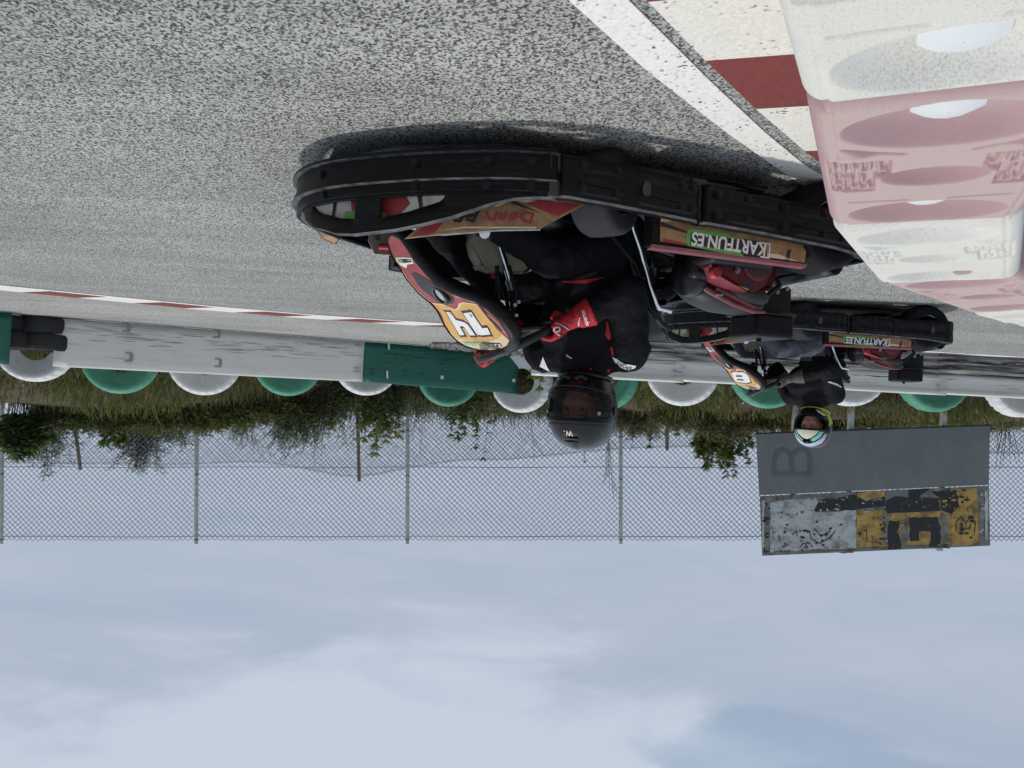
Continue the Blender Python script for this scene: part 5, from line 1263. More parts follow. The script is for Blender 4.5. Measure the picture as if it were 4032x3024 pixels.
def kart_engine(t):
    e = bpy.data.objects.new('engine', None); COL.objects.link(e); e.parent = t; e.empty_display_size = .05
    mb = MB(); mb.box((-.50, -.36, .19), (.26, .26, .20)); mb.box((-.45, -.30, .28), (.16, .16, .10)); mb.build('crankcase', M['dark'], e, bevel=.02)
    # red cowl: blower housing with a round grille, slots and a bolt boss
    pf = [(-.405, .205), (-.395, .285), (-.43, .325), (-.50, .352), (-.585, .362), (-.655, .345), (-.672, .30), (-.665, .205)]
    mb = MB(); mb.prism(pf, lambda u, v, q: Vector((u, q, v)), -.425, -.29); mb.build('blower_cowl', M['engine_red'], e, smooth=40, bevel=.018, seg=3)
    gc = Vector((-.600, -.426, .262)); mb = MB(); MG = Matrix.Translation(gc) @ Matrix.Rotation(radians(90), 4, 'X')
    mb.lathe([(.068, -.004), (.066, .006), (.055, .013), (.024, .016), (.020, .010), (.001, .010)], MG, 40); mb.build('recoil_cover', M['engine_red'], e)
    mb = MB()
    for i in range(26):
        a = 2 * pi * i / 26; d = Vector((cos(a), sin(a), 0)); s = Vector((-d.y, d.x, 0))
        q = [d * .030 - s * .0016, d * .030 + s * .0016, d * .060 + s * .0032, d * .060 - s * .0032]
        zf = lambda p: .0155 - max(0, (p.length - .024)) * .075
        mb.add([MG @ (p + Vector((0, 0, zf(p) + .0015))) for p in q], [(0, 1, 2, 3)])
    mb.build('grille_slots', M['slot'], e, smooth=0)
    for (x0, z0, nn, l, tl) in ((-.505, .232, 5, .05, .1), (-.530, .318, 5, .036, .35)):
        mb = MB()
        for i in range(nn):
            x = x0 - i * .0135; z = z0 + i * .002; c, s = cos(tl), sin(tl)
            f = lambda a, b: Vector((x + a * c - b * s, -.4262, z + a * s * 0 + b))
            mb.flat([(-.0036, 0), (.0036, 0), (.0036, l), (-.0036, l)], f)
        mb.build('cowl_slots', M['slot'], e, smooth=0)
    mb = MB(); mb.lathe([(.022, -.01), (.022, .008), (.017, .014), (.001, .015)], Matrix.Translation((-.425, -.428, .315)) @ Matrix.Rotation(radians(90), 4, 'X'), 18); mb.build('bolt_boss', M['red_trim'], e)
    mb = MB(); dome(mb, (-.515, -.43, .30), (0, -1, .1), .007, .008); mb.build('cowl_screw', M['steel'], e)
    mb = MB(); mb.flat([(-.495, .349), (-.52, .357), (-.565, .3635), (-.565, .358), (-.525, .351)], lambda u, v: Vector((u, -.4275, v))); mb.build('warning_label', pm('label_yellow', (.6, .5, .06), .5), e, smooth=0)
    # black air filter drum and the long cowl over the top with pink edging
    mb = MB(); MD = Matrix.Translation((-.405, -.30, .325)) @ Matrix.Rotation(radians(78), 4, 'Y') @ Matrix.Rotation(radians(20), 4, 'X')
    mb.lathe([(.001, .045), (.035, .042), (.055, .03), (.062, .005), (.062, -.03), (.050, -.045)], MD, 28); mb.build('air_filter', M['black_gloss'], e)
    mb = MB()
    def cowl(u, v):
        x = lerp(-.385, -.715, u); top = table([(0, .345), (.25, .395), (.5, .418), (.8, .421), (1, .415)], u); bot = table([(0, .30), (.3, .345), (.6, .375), (1, .385)], u)
        a = pi * v; wy = table([(0, .05), (.3, .085), (1, .075)], u)
        return Vector((x, -.245 - wy * cos(a), bot + (top - bot) * sin(a) ** .7))
    mb.grid(cowl, 18, 14); o = mb.build('cowl', M['grey_plastic'], e, smooth=180, solid=.006)
    mb = MB(); mb.tube([(-.385, -.315, .318), (-.47, -.335, .365), (-.57, -.338, .402), (-.66, -.335, .420), (-.715, -.33, .418)], [.008, .011, .010, .009, .006], 8); mb.build('cowl_edge', M['pink_trim'], e)
    mb = MB(); mb.tube([(-.49, -.338, .352), (-.57, -.342, .378), (-.66, -.342, .408)], [.010, .012, .006], 8); mb.build('cowl_edge', M['pink_trim'], e)
    mb = MB(); mb.blob((-.62, -.335, .352), (.105, .04, .042), 20, rot=Matrix.Rotation(radians(14), 3, 'Y')); mb.build('exhaust_shroud', M['grey_plastic'], e, smooth=180)
    mb = MB(); mb.box((-.50, -.349, .376), (.032, .006, .010), rot=Matrix.Rotation(radians(-6), 3, 'Y')); mb.build('cowl_latch', M['steel'], e, bevel=.002)
    # carrier plate, hose and the box on the back
    mb = MB(); mb.prism([(-.762, .345), (-.905, .292), (-.925, .300), (-.925, .412), (-.762, .412)], lambda u, v, q: Vector((u, q, v)), -.215, -.205); mb.build('carrier_plate', M['dark'], t, smooth=0)
    mb = MB(); mb.tube([(-.76, -.24, .37), (-.80, -.25, .33), (-.84, -.25, .30), (-.83, -.24, .27)], .011, 8); mb.build('hose', M['grey_plastic'], t)
    for p in ((-.905, -.216, .30), (-.86, -.216, .318), (-.77, -.216, .40)): screw(t, p, (0, -1, 0), M['steel'], .006, .004, 'screw')
    mb = MB(); mb.box((-.81, -.19, .458), (.178, .17, .088)); o = mb.build('rear_box', M['black_plastic'], t, smooth=40, bevel=.012, seg=3)
    mb = MB(); mb.box((-.805, -.19, .412), (.195, .18, .010)); mb.build('box_flange', M['black_gloss'], o, bevel=.003)
    mb = MB(); mb.lathe([(.001, .022), (.012, .018), (.008, .008), (.024, .004), (.026, 0)], Matrix.Translation((-.80, -.19, .496)), 14); mb.build('box_knob', M['dark'], o)
    mb = MB()
    def rb(u, v):
        y = lerp(-.46, .46, u); a = v * pi * .8
        return Vector((-.93 + .05 * cos(a) + .03 * abs(u - .5), y, .185 + .095 * sin(a)))
    mb.grid(rb, 16, 10); mb.build('rear_guard', M['grey_plastic'], t, smooth=180, solid=.006)
def number(o, ov, which):
    if which == 14:
        ov('race_number', M['print_black'], [FOUR, ONE], .0018, .020); ov('race_number', M['print_white'], [FOUR, ONE], .003)
        mb = MB(); put_text(mb, 'KF', .016, lambda x, y, w: nose(-.112 + x * .9, .404 + y, .0042)); put_text(mb, 'K', .014, lambda x, y, w: nose(.080 + x * .8, .376 + y, .0042)); mb.build('number_mark', M['print_black'], o, smooth=0)
    else:
        ov('race_number', M['print_black'], [EIGHT], .0018, .022); ov('race_number', M['print_white'], [EIGHT], .003); ov('race_number', M['print_black'], [E1, E2], .0044)
        mb = MB(); put_text(mb, 'KF', .012, lambda x, y, w: nose(-.02 + x, .395 + y, .0042)); mb.build('number_mark', M['print_black'], o, smooth=0)
KG = 'rental karts on the track'
K14 = (-.1351, 2.99, .3565); K8 = (-2.0536, 5.9981, -.0162)
k14 = thing('rental_kart', 'nearest kart with number 14 on its orange and red nose panel', 'kart', (K14[0], K14[1], 0), -K14[2], KG)
kart_bumper(k14); panel_side(k14); kart_mech(k14); kart_engine(k14)
npo, ovf = nose_panel(k14)
k8 = copy_tree(k14)
k8['label'] = 'farther kart with number 8 on its nose panel, close to the guardrail'; k8.location = (K8[0], K8[1], 0); k8.rotation_euler = (0, 0, -K8[2])
number(npo, ovf, 14)
n8 = [c for c in k8.children if c.name.startswith('nose_fairing')][0]
def ov8(name, mat, polys, z, w=None, closed=True):
    mb = MB()
    for p in polys:
        if w: mb.stroke(p, w, lambda y, s: nose(y, s, z), 0, closed, NCUT)
        else: mb.flat(p, lambda y, s: nose(y, s, z), 0, NCUT)
    return mb.build(name, mat, n8, smooth=50)
number(n8, ov8, 8)
# ------------------------------------------------------------------ drivers (built in the kart's own frame)
HA, HB, HCt, HCb, HP = .158, .126, .148, .165, 2.25
def hs(az, el, o=0.):
    """helmet surface: azimuth (0 = forward, + = wearer's left), elevation"""
    d = Vector((cos(el) * cos(az), cos(el) * sin(az), sin(el)))
    a = HA * (1 + (.10 * smoothstep(.05, -.5, el) * max(0, cos(az)) ** 2 if d.x > 0 else 0)); c = HCt if d.z > 0 else HCb
    r = (abs(d.x / a) ** HP + abs(d.y / HB) ** HP + abs(d.z / c) ** HP) ** (-1 / HP)
    return d * (r + o)
ZCUT = -.128
def port(az, el):
    """eye opening"""
    return abs(az) < 1.12 and (-.38 + .10 * abs(az)) < el < (.30 - .16 * abs(az) ** 2 * .6)
def make_helmet(person, loc, yaw, pitch, roll, scheme):
    R = Matrix.Translation(loc) @ Matrix.Rotation(yaw, 4, 'Z') @ Matrix.Rotation(pitch, 4, 'Y') @ Matrix.Rotation(roll, 4, 'X')
    mb = MB(); nu, nv = 120, 76; base = 'helmet' if scheme == 14 else 'helmet'
    E0, E1_ = -1.02, pi / 2
    def fn(u, v):
        az = (u - .5) * 2 * pi; el = lerp(E0, E1_, v); p = hs(az, el)
        if p.z < ZCUT: p = Vector((p.x * .97, p.y * .97, ZCUT))
        return R @ p
    mb.grid(fn, nu, nv, 0, lambda u, v: port((u - .5) * 2 * pi, lerp(E0, E1_, v)))
    h = mb.build('helmet', M['helmet'], person, smooth=180, solid=.016)
    mb = MB(); mb.grid(lambda u, v: R @ (hs((u - .5) * 2 * pi, lerp(-.75, 1.5, v), -.018)), 48, 24, 0, lambda u, v: port((u - .5) * 2 * pi * 1.0, lerp(-.75, 1.5, v))); mb.build('lining', M['lining'], h, smooth=180)
    mb = MB(); mb.tube([R @ Vector((p.x * .985, p.y * .985, ZCUT)) for p in [hs(a, -.85) for a in [2 * pi * i / 48 for i in range(48)]]], .008, 8, closed=True); mb.build('edge_trim', M['neon'] if scheme == 8 else M['black_gloss'], h)
    # gasket round the opening
    gp = []
    for i in range(33): a = lerp(-1.12, 1.12, i / 32); gp.append((a, -.38 + .10 * abs(a)))
    for i in range(33): a = lerp(1.12, -1.12, i / 32); gp.append((a, .30 - .096 * a * a))
    mb = MB(); mb.tube([R @ hs(a, e, .001) for a, e in gp], .0055, 6, closed=True); mb.build('gasket', M['black_rubber'], h)
    def decal(name, poly, mat, o=.0015, sub=10):
        """poly in (az, el), densified so it hugs the shell"""
        m_ = MB(); bm = bmesh.new(); bv = [bm.verts.new((a, e, 0)) for a, e in poly]
        for q in tessellate_polygon([[Vector((a, e, 0)) for a, e in poly]]):
            try: bm.faces.new([bv[i] for i in q])
            except ValueError: pass
        for ax in (0, 1):
            lo = min(p[ax] for p in poly); hi = max(p[ax] for p in poly); k = int((hi - lo) / .09) + 1
            for i in range(1, k):
                c = lerp(lo, hi, i / k); no = (1, 0, 0) if ax == 0 else (0, 1, 0)
                bmesh.ops.bisect_plane(bm, geom=bm.verts[:] + bm.edges[:] + bm.faces[:], plane_co=(c if ax == 0 else 0, c if ax == 1 else 0, 0), plane_no=no)
        bm.verts.index_update(); m_.add([R @ hs(p.co.x, p.co.y, o) for p in bm.verts], [[q.index for q in f.verts] for f in bm.faces]); bm.free()
        return m_.build(name, mat, h, smooth=180)
    def htext(name, body, hgt, az0, el0, mat, rot=0, **kw):
        m_ = MB()
        def f(x, y, w):
            x -= w / 2; x, y = x * cos(rot) - y * sin(rot), x * sin(rot) + y * cos(rot)
            return R @ hs(az0 + x / .15, el0 + y / .15, .003)
        put_text(m_, body, hgt, f, **kw); m_.build(name, mat, h, smooth=0)
    return R, h, decal, htext
def glass_mat(name, tint, op):
    m = bpy.data.materials.new(name); m.use_nodes = True; N = m.node_tree.nodes; L = m.node_tree.links
    for n in list(N):
        if n.type != 'OUTPUT_MATERIAL': N.remove(n)
    tr = N.new('ShaderNodeBsdfTransparent'); tr.inputs[0].default_value = (*tint, 1)
    gl = N.new('ShaderNodeBsdfGlossy'); gl.inputs['Roughness'].default_value = .04; gl.inputs['Color'].default_value = (.9, .9, .9, 1)
    nz = N.new('ShaderNodeTexNoise'); nz.inputs['Scale'].default_value = 40
    fr = N.new('ShaderNodeFresnel'); fr.inputs['IOR'].default_value = op
    mr = N.new('ShaderNodeMapRange'); mr.inputs['To Min'].default_value = .02; mr.inputs['To Max'].default_value = .07; L.new(nz.outputs['Fac'], mr.inputs['Value']); L.new(mr.outputs[0], gl.inputs['Roughness'])
    mx = N.new('ShaderNodeMixShader'); L.new(fr.outputs[0], mx.inputs[0]); L.new(tr.outputs[0], mx.inputs[1]); L.new(gl.outputs[0], mx.inputs[2]); L.new(mx.outputs[0], N['Material Output'].inputs[0]); return m
def head_blobs(mb, R):
    """skull, jaw, nose, brow and ears as overlapping forms, fused with the body"""
    b = lambda c, r: mb.blob(R @ Vector(c), r, 18, rot=R.to_3x3())
    b((-.005, 0, .02), (.094, .076, .098)); b((.035, 0, -.045), (.055, .055, .055)); b((.075, 0, -.012), (.020, .034, .03))
    b((.092, 0, -.012), (.019, .013, .017)); b((.085, 0, .012), (.012, .010, .026)); b((.078, 0, .040), (.018, .052, .014))
    for s in (-1, 1): b((0, s * .076, -.005), (.014, .012, .026)); b((.066, s * .034, -.014), (.02, .022, .018))
    b((.082, 0, -.047), (.013, .026, .010)); b((.076, 0, -.078), (.02, .026, .018))
def grip(mb, C, axis, out, up, r=.0155, side=1):
    """a fist round a rim: palm outside, four fingers over the top, thumb along the rim"""
    axis = Vector(axis).normalized(); out = Vector(out).normalized(); up = (Vector(up) - axis * Vector(up).dot(axis)); up = (up - out * up.dot(out)).normalized()
    P = lambda ang, rad, al: Vector(C) + axis * al + (out * cos(ang) + up * sin(ang)) * rad
    L_ = [.92, 1.0, .95, .8]
    mb.blob(P(-.25, .036, 0), (.022, .022, .046), 16, rot=Matrix((out, up, axis)).transposed())
    mb.blob(P(.25, .040, .0), (.020, .018, .044), 16, rot=Matrix((out, up, axis)).transposed())
    for k in range(4):
        al = (k - 1.5) * .0215; ff = L_[k]; pr = None
        for i, (ang, rad, rr) in enumerate(((.2, .042, .0115), (.95, .040, .0118), (1.75, .034, .0105), (2.75, .030, .0098), (3.35, .029, .009))):
            q = P(ang * ff, rad, al)
            if pr: mb.capsule(pr[0], q, pr[1], rr, 10)
            pr = (q, rr)
    t0 = P(-.5, .040, side * .035); t1 = P(-1.4, .038, side * .052); t2 = P(-2.2, .030, side * .060)
    mb.capsule(t0, t1, .0135, .012, 10); mb.capsule(t1, t2, .012, .0095, 10)
def cuff(mb, a, b, r0, r1):
    a = Vector(a); b = Vector(b); pts = [a.lerp(b, i / 6) for i in range(7)]
    mb.tube(pts, [lerp(r0, r1, (i / 6) ** .7) * (1 + .04 * (i % 2)) for i in range(7)], 20)
WC = Vector((.13, 0, .565)); WN = Vector((-.5, 0, .866))
def rim_dir(v): v = Vector(v); v = v - WN * v.dot(WN); return v.normalized()
def driver(kt, K, label, cfg):
    p = thing('person', label, 'person', (K[0], K[1], 0), -K[2], 'kart drivers')
    mb = MB(); C = mb.capsule; fat = cfg.get('fat', 1.)
    px = cfg['hip']; sR, sL = Vector(cfg['shR']), Vector(cfg['shL']); sx = (sR + sL) / 2; sd = (sL - sR).normalized(); dz = Vector((0, 0, 1))
    C((px, -.075, .165), (px, .075, .165), .118 * fat, .118 * fat); C((px, 0, .18), ((px + sx.x) / 2, 0, .40), .135 * fat, .135 * fat)
    C((px + .01, -.04, .30), (px + .01, .04, .30), .125 * fat, .125 * fat)
    C(sx - sd * .085 - dz * .10, sx + sd * .085 - dz * .10, .120 * fat, .120 * fat); C(sx - sd * .145, sx + sd * .145, .073 * fat, .073 * fat)
    if cfg.get('belly'): C((-.13, -.04, .33), (-.13, .06, .33), .115, .115); C((-.12, -.03, .43), (-.12, .03, .43), .10, .10)
    hd = cfg['head']
    for s in (-1, 1): C(sx + sd * s * .03 + dz * .055, sx + sd * s * .13 + dz * .02, .055, .062)
    C((sx.x + .01, 0, sx.z + .02), hd + Vector((-.02, 0, -.09)), .068, .055)
    R = Matrix.Translation(hd) @ Matrix.Rotation(cfg['yaw'], 4, 'Z') @ Matrix.Rotation(cfg['pitch'], 4, 'Y'); head_blobs(mb, R)
    for s, k in ((-1, 'R'), (1, 'L')):
        h, kn, an, to = [Vector(q) for q in cfg['leg' + k]]
        tr = cfg.get('tr', 1.)
        C(h, kn, .095 * tr, .068 * tr); C(kn, an, .066 * tr, .048 * tr); C(an, to, .043, .036); C(an - Vector((.02, 0, .01)), to + Vector((0, 0, -.012)), .038, .034)
        S = (sR if s < 0 else sL); e, wr = [Vector(q) for q in cfg['arm' + k]]
        ar = cfg.get('ar', 1.)
        C(S, e, .068 * ar, .053 * ar); C(e, wr, .053 * ar, .038 * ar)
    Ri = R.inverted()
    def pick(c):
        q = Ri @ c
        if q.length < .135 and q.z > -.10:
            if q.x > .05 and cfg.get('beard') and q.z < -.055: return 2
            if .05 < q.x and abs(abs(q.y) - .032) < .012 and abs(q.z - .014) < .007: return 2
            if .05 < q.x and abs(abs(q.y) - .034) < .017 and abs(q.z - .036) < .005: return 2
            if q.z > .06 or q.x < -.03: return 2
            return 1
        if cfg.get('trousers') and (c.z < .37 and c.x > px + .06) and not (c.z > .34 and c.x < px + .14): return 3 if c.x < .46 else 4
        if c.x > .485: return 4
        if cfg.get('accent') and cfg['accent'](c): return 5
        return 0
    wob = lambda c: .005 * noise.noise(Vector((c.x * 14, c.y * 14, c.z * 16))) + .011 * (.35 - abs(noise.noise(Vector((c.x * 17 + c.z * 9, c.y * 15, c.z * 19 - c.x * 7))))) if (Ri @ c).length > .15 else 0
    body = skin('body', mb, .009, [cfg['suit'], M['skin'], M['hair'], M['trousers'], M['shoe'], M['cloth_red']], pick, p, 5, wob)
    # eyes
    for s in (-1, 1):
        e = MB(); e.blob(R @ Vector((.0750, s * .032, .013)), (.011, .012, .007), 12, rot=R.to_3x3()); o = e.build('eye', M['lens'], body, smooth=180)
        e = MB(); e.blob(R @ Vector((.0835, s * .031, .013)), (.0035, .0065, .006), 10, rot=R.to_3x3()); e.build('iris', M['hair'], o, smooth=180)
    gl = []
    for s, k in ((-1, 'R'), (1, 'L')):
        g = MB(); d = rim_dir(cfg['grip' + k]); c = WC + d * .158; ax = WN.cross(d)
        grip(g, c, ax, d * .9 + Vector((-.35, 0, 0)), WN, side=s)
        e, wr = [Vector(q) for q in cfg['arm' + k]]; hb = c + d * .03 + Vector((-.02, 0, -.005))
        g.capsule(hb, wr.lerp(hb, .35), .030, .034); cuff(g, wr.lerp(hb, .5), wr.lerp(e, cfg.get('cuff' + k, .06)), .037, .052)
        o = skin('glove', g, .0042, [cfg['glove']], None, p, 2); gl.append((o, s, c, d, ax, wr, hb, e))
    return p, body, R, gl
suit_acc = lambda c: (abs(c.y) > .09 and (.0 < abs(c.y) - .128 < .016 and .46 < c.z < .60 and c.x > -.2)) or (c.z > .335 and -.17 < c.x < .03 and -.16 < c.y < -.118) or (.5 < c.z < .62 and .118 < c.y < .150 and c.x > -.16)
p14, b14, R14, g14 = driver(k14, K14, 'driver in black racing suit, red gloves and black full-face helmet, steering the nearest kart', dict(
    hip=-.235, shR=(-.245, -.165, .582), shL=(-.055, .180, .590), head=Vector((-.145, 0, .805)), yaw=-.80, pitch=.12, fat=1.0, ar=1.18, tr=1.08, suit=M['suit'], glove=M['glove_red'],
    legR=((-.22, -.09, .20), (.085, -.165, .278), (.46, -.17, .10), (.575, -.18, .155)), legL=((-.20, .10, .31), (.19, .16, .325), (.48, .17, .10), (.585, .18, .155)), belly=True,
    armR=((-.180, -.268, .385), (-.065, -.20, .462)), armL=((-.02, .285, .375), (.085, .185, .545)), cuffL=.3,
    gripR=(-.08, -.14, -.05), gripL=(.08, .14, .05)))
R, h, decal, htext = make_helmet(p14, Vector((-.150, 0, .815)), -.80, .11, 0, 14)
vis = glass_mat('visor_smoke', (.42, .40, .385), 1.32)
mb = MB(); mb.grid(lambda u, v: R @ hs(lerp(-1.30, 1.30, u), lerp(-.42, .335, v) * (1 - .05 * abs(u - .5)), .0045), 48, 16, 0)
mb.build('visor', vis, h, smooth=180)
mb = MB(); mb.tube([R @ hs(lerp(-1.3, 1.3, i / 40), .335 * (1 - .05 * abs(i / 40 - .5)), .005) for i in range(41)], .0022, 6); mb.tube([R @ hs(lerp(-1.3, 1.3, i / 40), -.42 * (1 - .05 * abs(i / 40 - .5)), .006) for i in range(41)], .0035, 6); mb.build('visor_edge', M['black_gloss'], h)
for a in (-.72, .72):
    mb = MB(); P = hs(a, .12, .005); dome(mb, R @ P, (R.to_3x3() @ P), .0045, .003); mb.build('visor_pin', M['steel'], h)
for s in (-1, 1):
    mb = MB(); P = hs(s * 1.48, -.03, .0); dome(mb, R @ P, R.to_3x3() @ P, .020, .009); mb.build('visor_pivot', M['black_gloss'], h)
htext('lettering', 'W.', .021, .04, .58, M['print_white'], bold=.02)
mb = MB()                                                     # top intake with a dark mouth
def scoop(u, v):
    az = lerp(-.30, .30, u); el = lerp(.80, 1.35, v); o = .014 * sin(pi * u) ** .5 * (1 - .75 * v) if v > 0 else .0
    return R @ hs(az, el, o + .001)
mb.grid(scoop, 12, 10); sc_ = mb.build('vent', M['black_gloss'], h, smooth=40)
decal('vent_mouth', [(-.22, .775), (.22, .775), (.26, .825), (-.26, .825)], M['slot'], .007)
mb = MB()
for s in (-1, 1): mb.tube([R @ hs(s * .05, -.60, .004), R @ hs(s * .22, -.68, .006), R @ hs(s * .36, -.62, .003)], .008, 8)
mb.build('chin_vent', M['grey_plastic'], h, smooth=180)
decal('side_plate', [(-1.75, -.10), (-1.25, .32), (-1.15, .26), (-1.12, -.30), (-1.35, -.34)], M['black_gloss'], .004)
decal('carbon_band', [(-1.2, .42), (-.6, .40), (0, .41), (.6, .40), (1.2, .42), (1.2, .455), (.6, .435), (0, .445), (-.6, .435), (-1.2, .455)], M['black_gloss'], .003)

from mathutils.bvhtree import BVHTree
def sewer(K, body):
    """lays cut-out cloth patches on the surface of a finished garment"""
    me = body.data; bv = BVHTree.FromPolygons([v.co for v in me.vertices], [list(p.vertices) for p in me.polygons])
    c, s = cos(K[2]), sin(K[2])
    def tl(v, pt): 
        x, y = (v.x - K[0], v.y - K[1]) if pt else (v.x, v.y)
        return Vector((x * c - y * s, x * s + y * c, v.z))
    o = tl(Vector((0, 0, H)), True)
    def hit(x, y, off):
        d = tl(ray(x, y), False).normalized(); p, n, i, t = bv.ray_cast(o, d)
        if p is None:
            p, n, i, t = bv.find_nearest(o + d * ((Vector(body.parent.location) - Vector((0, 0, H))).length))
        return p + n * off
    def patch(name, poly, mat, off=.003, step=7.):
        bm = bmesh.new(); vv = [bm.verts.new((x, y, 0)) for x, y in poly]
        for t in tessellate_polygon([[Vector((x, y, 0)) for x, y in poly]]):
            try: bm.faces.new([vv[i] for i in t])
            except ValueError: pass
        for ax in (0, 1):
            lo = min(p[ax] for p in poly); hi = max(p[ax] for p in poly); k = int((hi - lo) / step) + 1
            for i in range(1, k):
                q = lerp(lo, hi, i / k); bmesh.ops.bisect_plane(bm, geom=bm.verts[:] + bm.edges[:] + bm.faces[:], plane_co=(q if ax == 0 else 0, q if ax else 0, 0), plane_no=(1, 0, 0) if ax == 0 else (0, 1, 0))
        bm.verts.index_update(); m_ = MB(); m_.add([hit(v.co.x, v.co.y, off) for v in bm.verts], [[v.index for v in f.verts] for f in bm.faces]); bm.free()
        return m_.build(name, mat, body, smooth=180)
    def words(name, body_, p0, p1, hgt, mat, off=.005, **kw):
        """lettering from p0 to p1 (p0 = first letter)"""
        a, b = Vector(p0), Vector(p1); e = (b - a); u = Vector((e.y, -e.x)).normalized()
        vs, fs, w = text_mesh(body_, hgt, **kw); m_ = MB()
        m_.add([(lambda q: hit(q.x, q.y, off))(a + e * (x / w) + u * y) for x, y in vs], fs); return m_.build(name, mat, body, smooth=0)
    def line(name, pts, w, mat, off=.004):
        m_ = MB(); dense = []
        for p, q in zip(pts, pts[1:]):
            n = max(1, int((Vector(q) - Vector(p)).length / 5)); dense += [tuple(Vector(p).lerp(Vector(q), i / n)) for i in range(n)]
        dense.append(pts[-1]); m_.ribbon(dense, w, lambda x, y: hit(x, y, off)); return m_.build(name, mat, body, smooth=180)
    return patch, words, line
q4 = lambda *p: [((2050 + a / 3.6867) / 1.82278, (1000 + b / 3.6867) / 1.82278) for a, b in p]
q5 = lambda *p: [((2050 + a / 3.686) / 1.82278, (1350 + b / 3.686) / 1.82278) for a, b in p]
patch, words, line = sewer(K14, b14)
patch('red_insert', q4((1250, 975), (1278, 985), (1325, 1210), (1290, 1250), (1235, 1180), (1250, 1060)), M['cloth_red'])
patch('red_insert', q4((1310, 1350), (1345, 1350), (1360, 1470), (1335, 1480)), M['cloth_red'])
patch('red_stripe', q4((600, 395), (900, 375), (1200, 335), (1210, 345), (950, 425), (800, 432), (640, 415)), M['cloth_red'])
patch('collar_tab', q5((1000, 360), (1040, 365), (1038, 392), (1002, 388)), M['cloth_red']); patch('collar_tab', q5((1255, 385), (1300, 365), (1302, 400), (1262, 425)), M['cloth_red'])
patch('sleeve_badge', q5((1340, 200), (1400, 225), (1500, 295), (1675, 325), (1650, 360), (1550, 385), (1450, 345), (1380, 275)), M['print_white'], .004)
words('badge_lettering', 'SPORT', q5((1612, 352))[0], q5((1415, 248))[0], 8., M['print_black'], .006, bold=.02)
patch('sleeve_badge', q5((335, 200), (275, 335), (425, 405), (375, 300)), M['print_white'], .004)
patch('chest_tag', q5((675, 165), (755, 215), (745, 232), (668, 185)), M['lens'], .004)
for pts in (((900, 420), (1010, 470), (1300, 440)), ((1230, 1300), (1500, 1180), (1700, 880)), ((1180, 640), (1400, 560), (1530, 450))):
    line('seam', q4(*pts), 1.6, M['black_rubber'], .002)
patch, words, line = sewer(K14, g14[0][0])
line('piping', q4((500, 1125), (560, 1185), (650, 1215), (735, 1170), (835, 1085), (862, 920)), 2.0, M['off_white'])
line('piping', q4((500, 1010), (620, 1045), (700, 1090), (760, 1140)), 1.6, M['off_white'])
line('finger_seam', q4((560, 880), (660, 870), (780, 920)), 1.4, M['print_black']); line('finger_seam', q4((500, 950), (640, 960), (760, 1020)), 1.4, M['print_black'])
patch('palm_gusset', q4((530, 1020), (660, 1045), (750, 1125), (690, 1120), (590, 1070)), M['print_black'], .003)
line('roundel', [(lambda a: q4((525 + 38 * cos(a), 1095 + 34 * sin(a)))[0])(2 * pi * i / 16) for i in range(17)], 1.8, M['print_white'])
words('cuff_lettering', 'sparco', q4((985, 1020))[0], q4((925, 815))[0], 8., M['print_white'], .004, bold=.02)
# second driver
p8, b8, R8, g8 = driver(k8, K8, 'driver in dark jacket and grey trousers with mint and cream helmet, in the farther kart', dict(
    hip=-.30, shR=(-.305, -.175, .615), shL=(-.120, .185, .632), head=Vector((-.215, 0, .86)), yaw=-.90, pitch=.24, suit=M['jacket'], glove=M['glove_grey'], beard=True, trousers=True, fat=1.08, tr=1.12, ar=1.15,
    legR=((-.24, -.095, .215), (.10, -.17, .30), (.38, -.16, .13), (.50, -.17, .19)), legL=((-.24, .095, .215), (.245, .17, .285), (.43, .16, .13), (.55, .17, .19)),
    armR=((-.215, -.30, .44), (-.055, -.215, .500)), armL=((-.03, .30, .43), (.085, .205, .560)),
    gripR=(-.06, -.15, -.02), gripL=(.06, .15, .02)))
R, h, decal, htext = make_helmet(p8, Vector((-.225, 0, .872)), -.90, .27, 0, 8)
decal('brow_panel', [(-.62, .335), (-.3, .36), (.1, .36), (.5, .335), (.42, .52), (.22, .70), (.06, .78), (-.10, .78), (-.30, .70), (-.52, .52)], M['ivory'], .005)
htext('lettering', 'AXXIS', .020, -.06, .47, M['print_black'], -.08, shear=.3)
decal('mint_flash', [(-.92, .34), (-.66, .36), (-.58, .56), (-.34, .76), (-.20, .86), (-.32, .95), (-.58, .84), (-.82, .62)], M['mint'], .003)
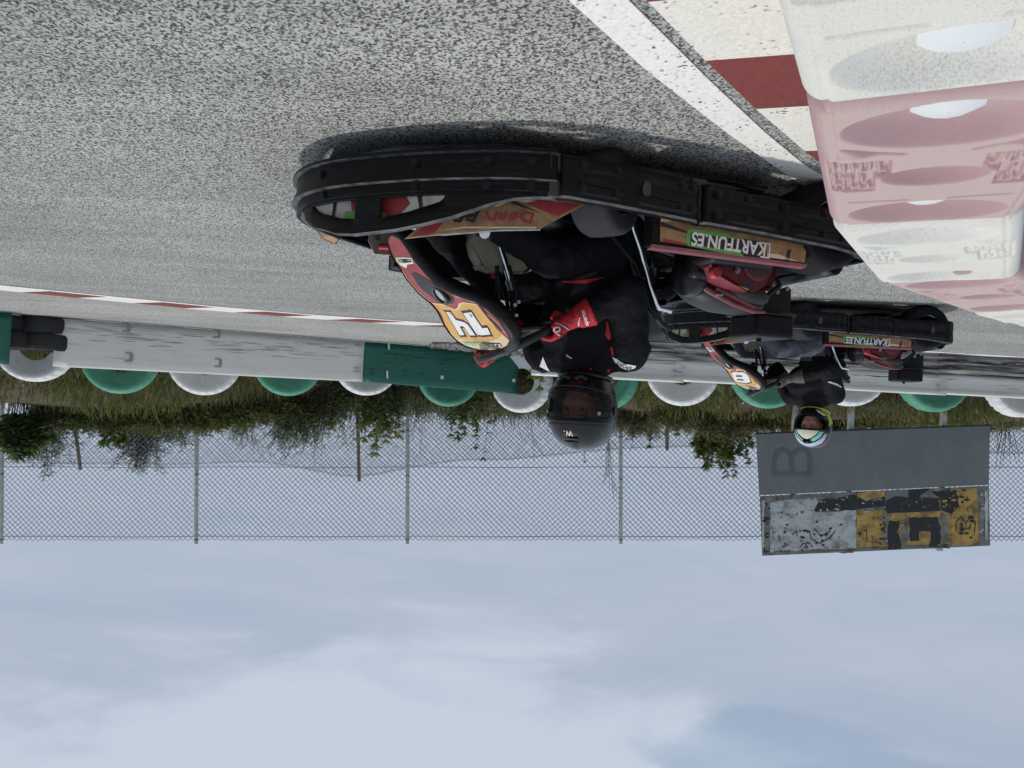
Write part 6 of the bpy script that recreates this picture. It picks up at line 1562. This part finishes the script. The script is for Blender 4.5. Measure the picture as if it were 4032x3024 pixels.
decal('mint_flash', [(.56, .36), (.66, .36), (.60, .62), (.36, .90), (.12, 1.04), (.06, .96), (.30, .82), (.50, .58)], M['mint'], .003)
decal('crown', [(-1.25, .42), (-1.02, .40), (-.92, .66), (-.66, .92), (-.30, 1.08), (.16, 1.14), (.44, .96), (.72, .62), (.82, .44), (1.1, .44), (1.3, .95), (.8, 1.36), (0, 1.45), (-.8, 1.36), (-1.3, .95)], M['blue_white'], .0028)
decal('red_flash', [(-1.62, .50), (-1.50, .48), (-1.42, .95), (-1.1, 1.28), (-1.2, 1.32), (-1.55, 1.0)], M['print_red'], .0026)
decal('neon_flash', [(-2.1, -.60), (-1.55, -.25), (-1.35, .18), (-1.30, .02), (-1.25, -.35), (-1.0, -.62), (-.6, -.78), (-.65, -.86), (-1.2, -.80), (-1.7, -.72)], M['neon'], .003)
decal('chin_flash', [(-.98, -.56), (-.78, -.46), (-.46, -.52), (-.34, -.66), (-.62, -.66)], M['ivory'], .004)
decal('neon_flash', [(.5, -.80), (.9, -.70), (1.2, -.45), (1.3, -.55), (1.0, -.86)], M['neon'], .003)
decal('chin_flash', [(-.05, -.44), (.30, -.43), (.36, -.50), (.20, -.56), (.05, -.50)], M['grey_plastic'], .005)
htext('lettering', 'SV', .018, -1.38, -.47, M['print_black'], .7)
mb = MB()
for a0, a1 in ((-.30, -.06), (.06, .26)): mb.tube([R @ hs(a0, .90, .004), R @ hs((a0 + a1) / 2, .98, .010), R @ hs(a1, .88, .004)], .011, 8)
mb.build('vent', M['black_gloss'], h, smooth=180)
for s in (-1, 1):
    mb = MB(); P = hs(s * 1.35, .10, .0); dome(mb, R @ P, R.to_3x3() @ P, .018, .008); mb.build('visor_pivot', M['black_gloss'], h)
patch, words, line = sewer(K8, b8)
q8 = lambda *p: [((3100 + a / 4.74) / 1.82278, (1450 + b / 4.74) / 1.82278) for a, b in p]
patch('sleeve_piping', q8((745, 255), (800, 242), (920, 285), (1005, 340), (1000, 365), (890, 305)), M['off_white'], .004, 4)
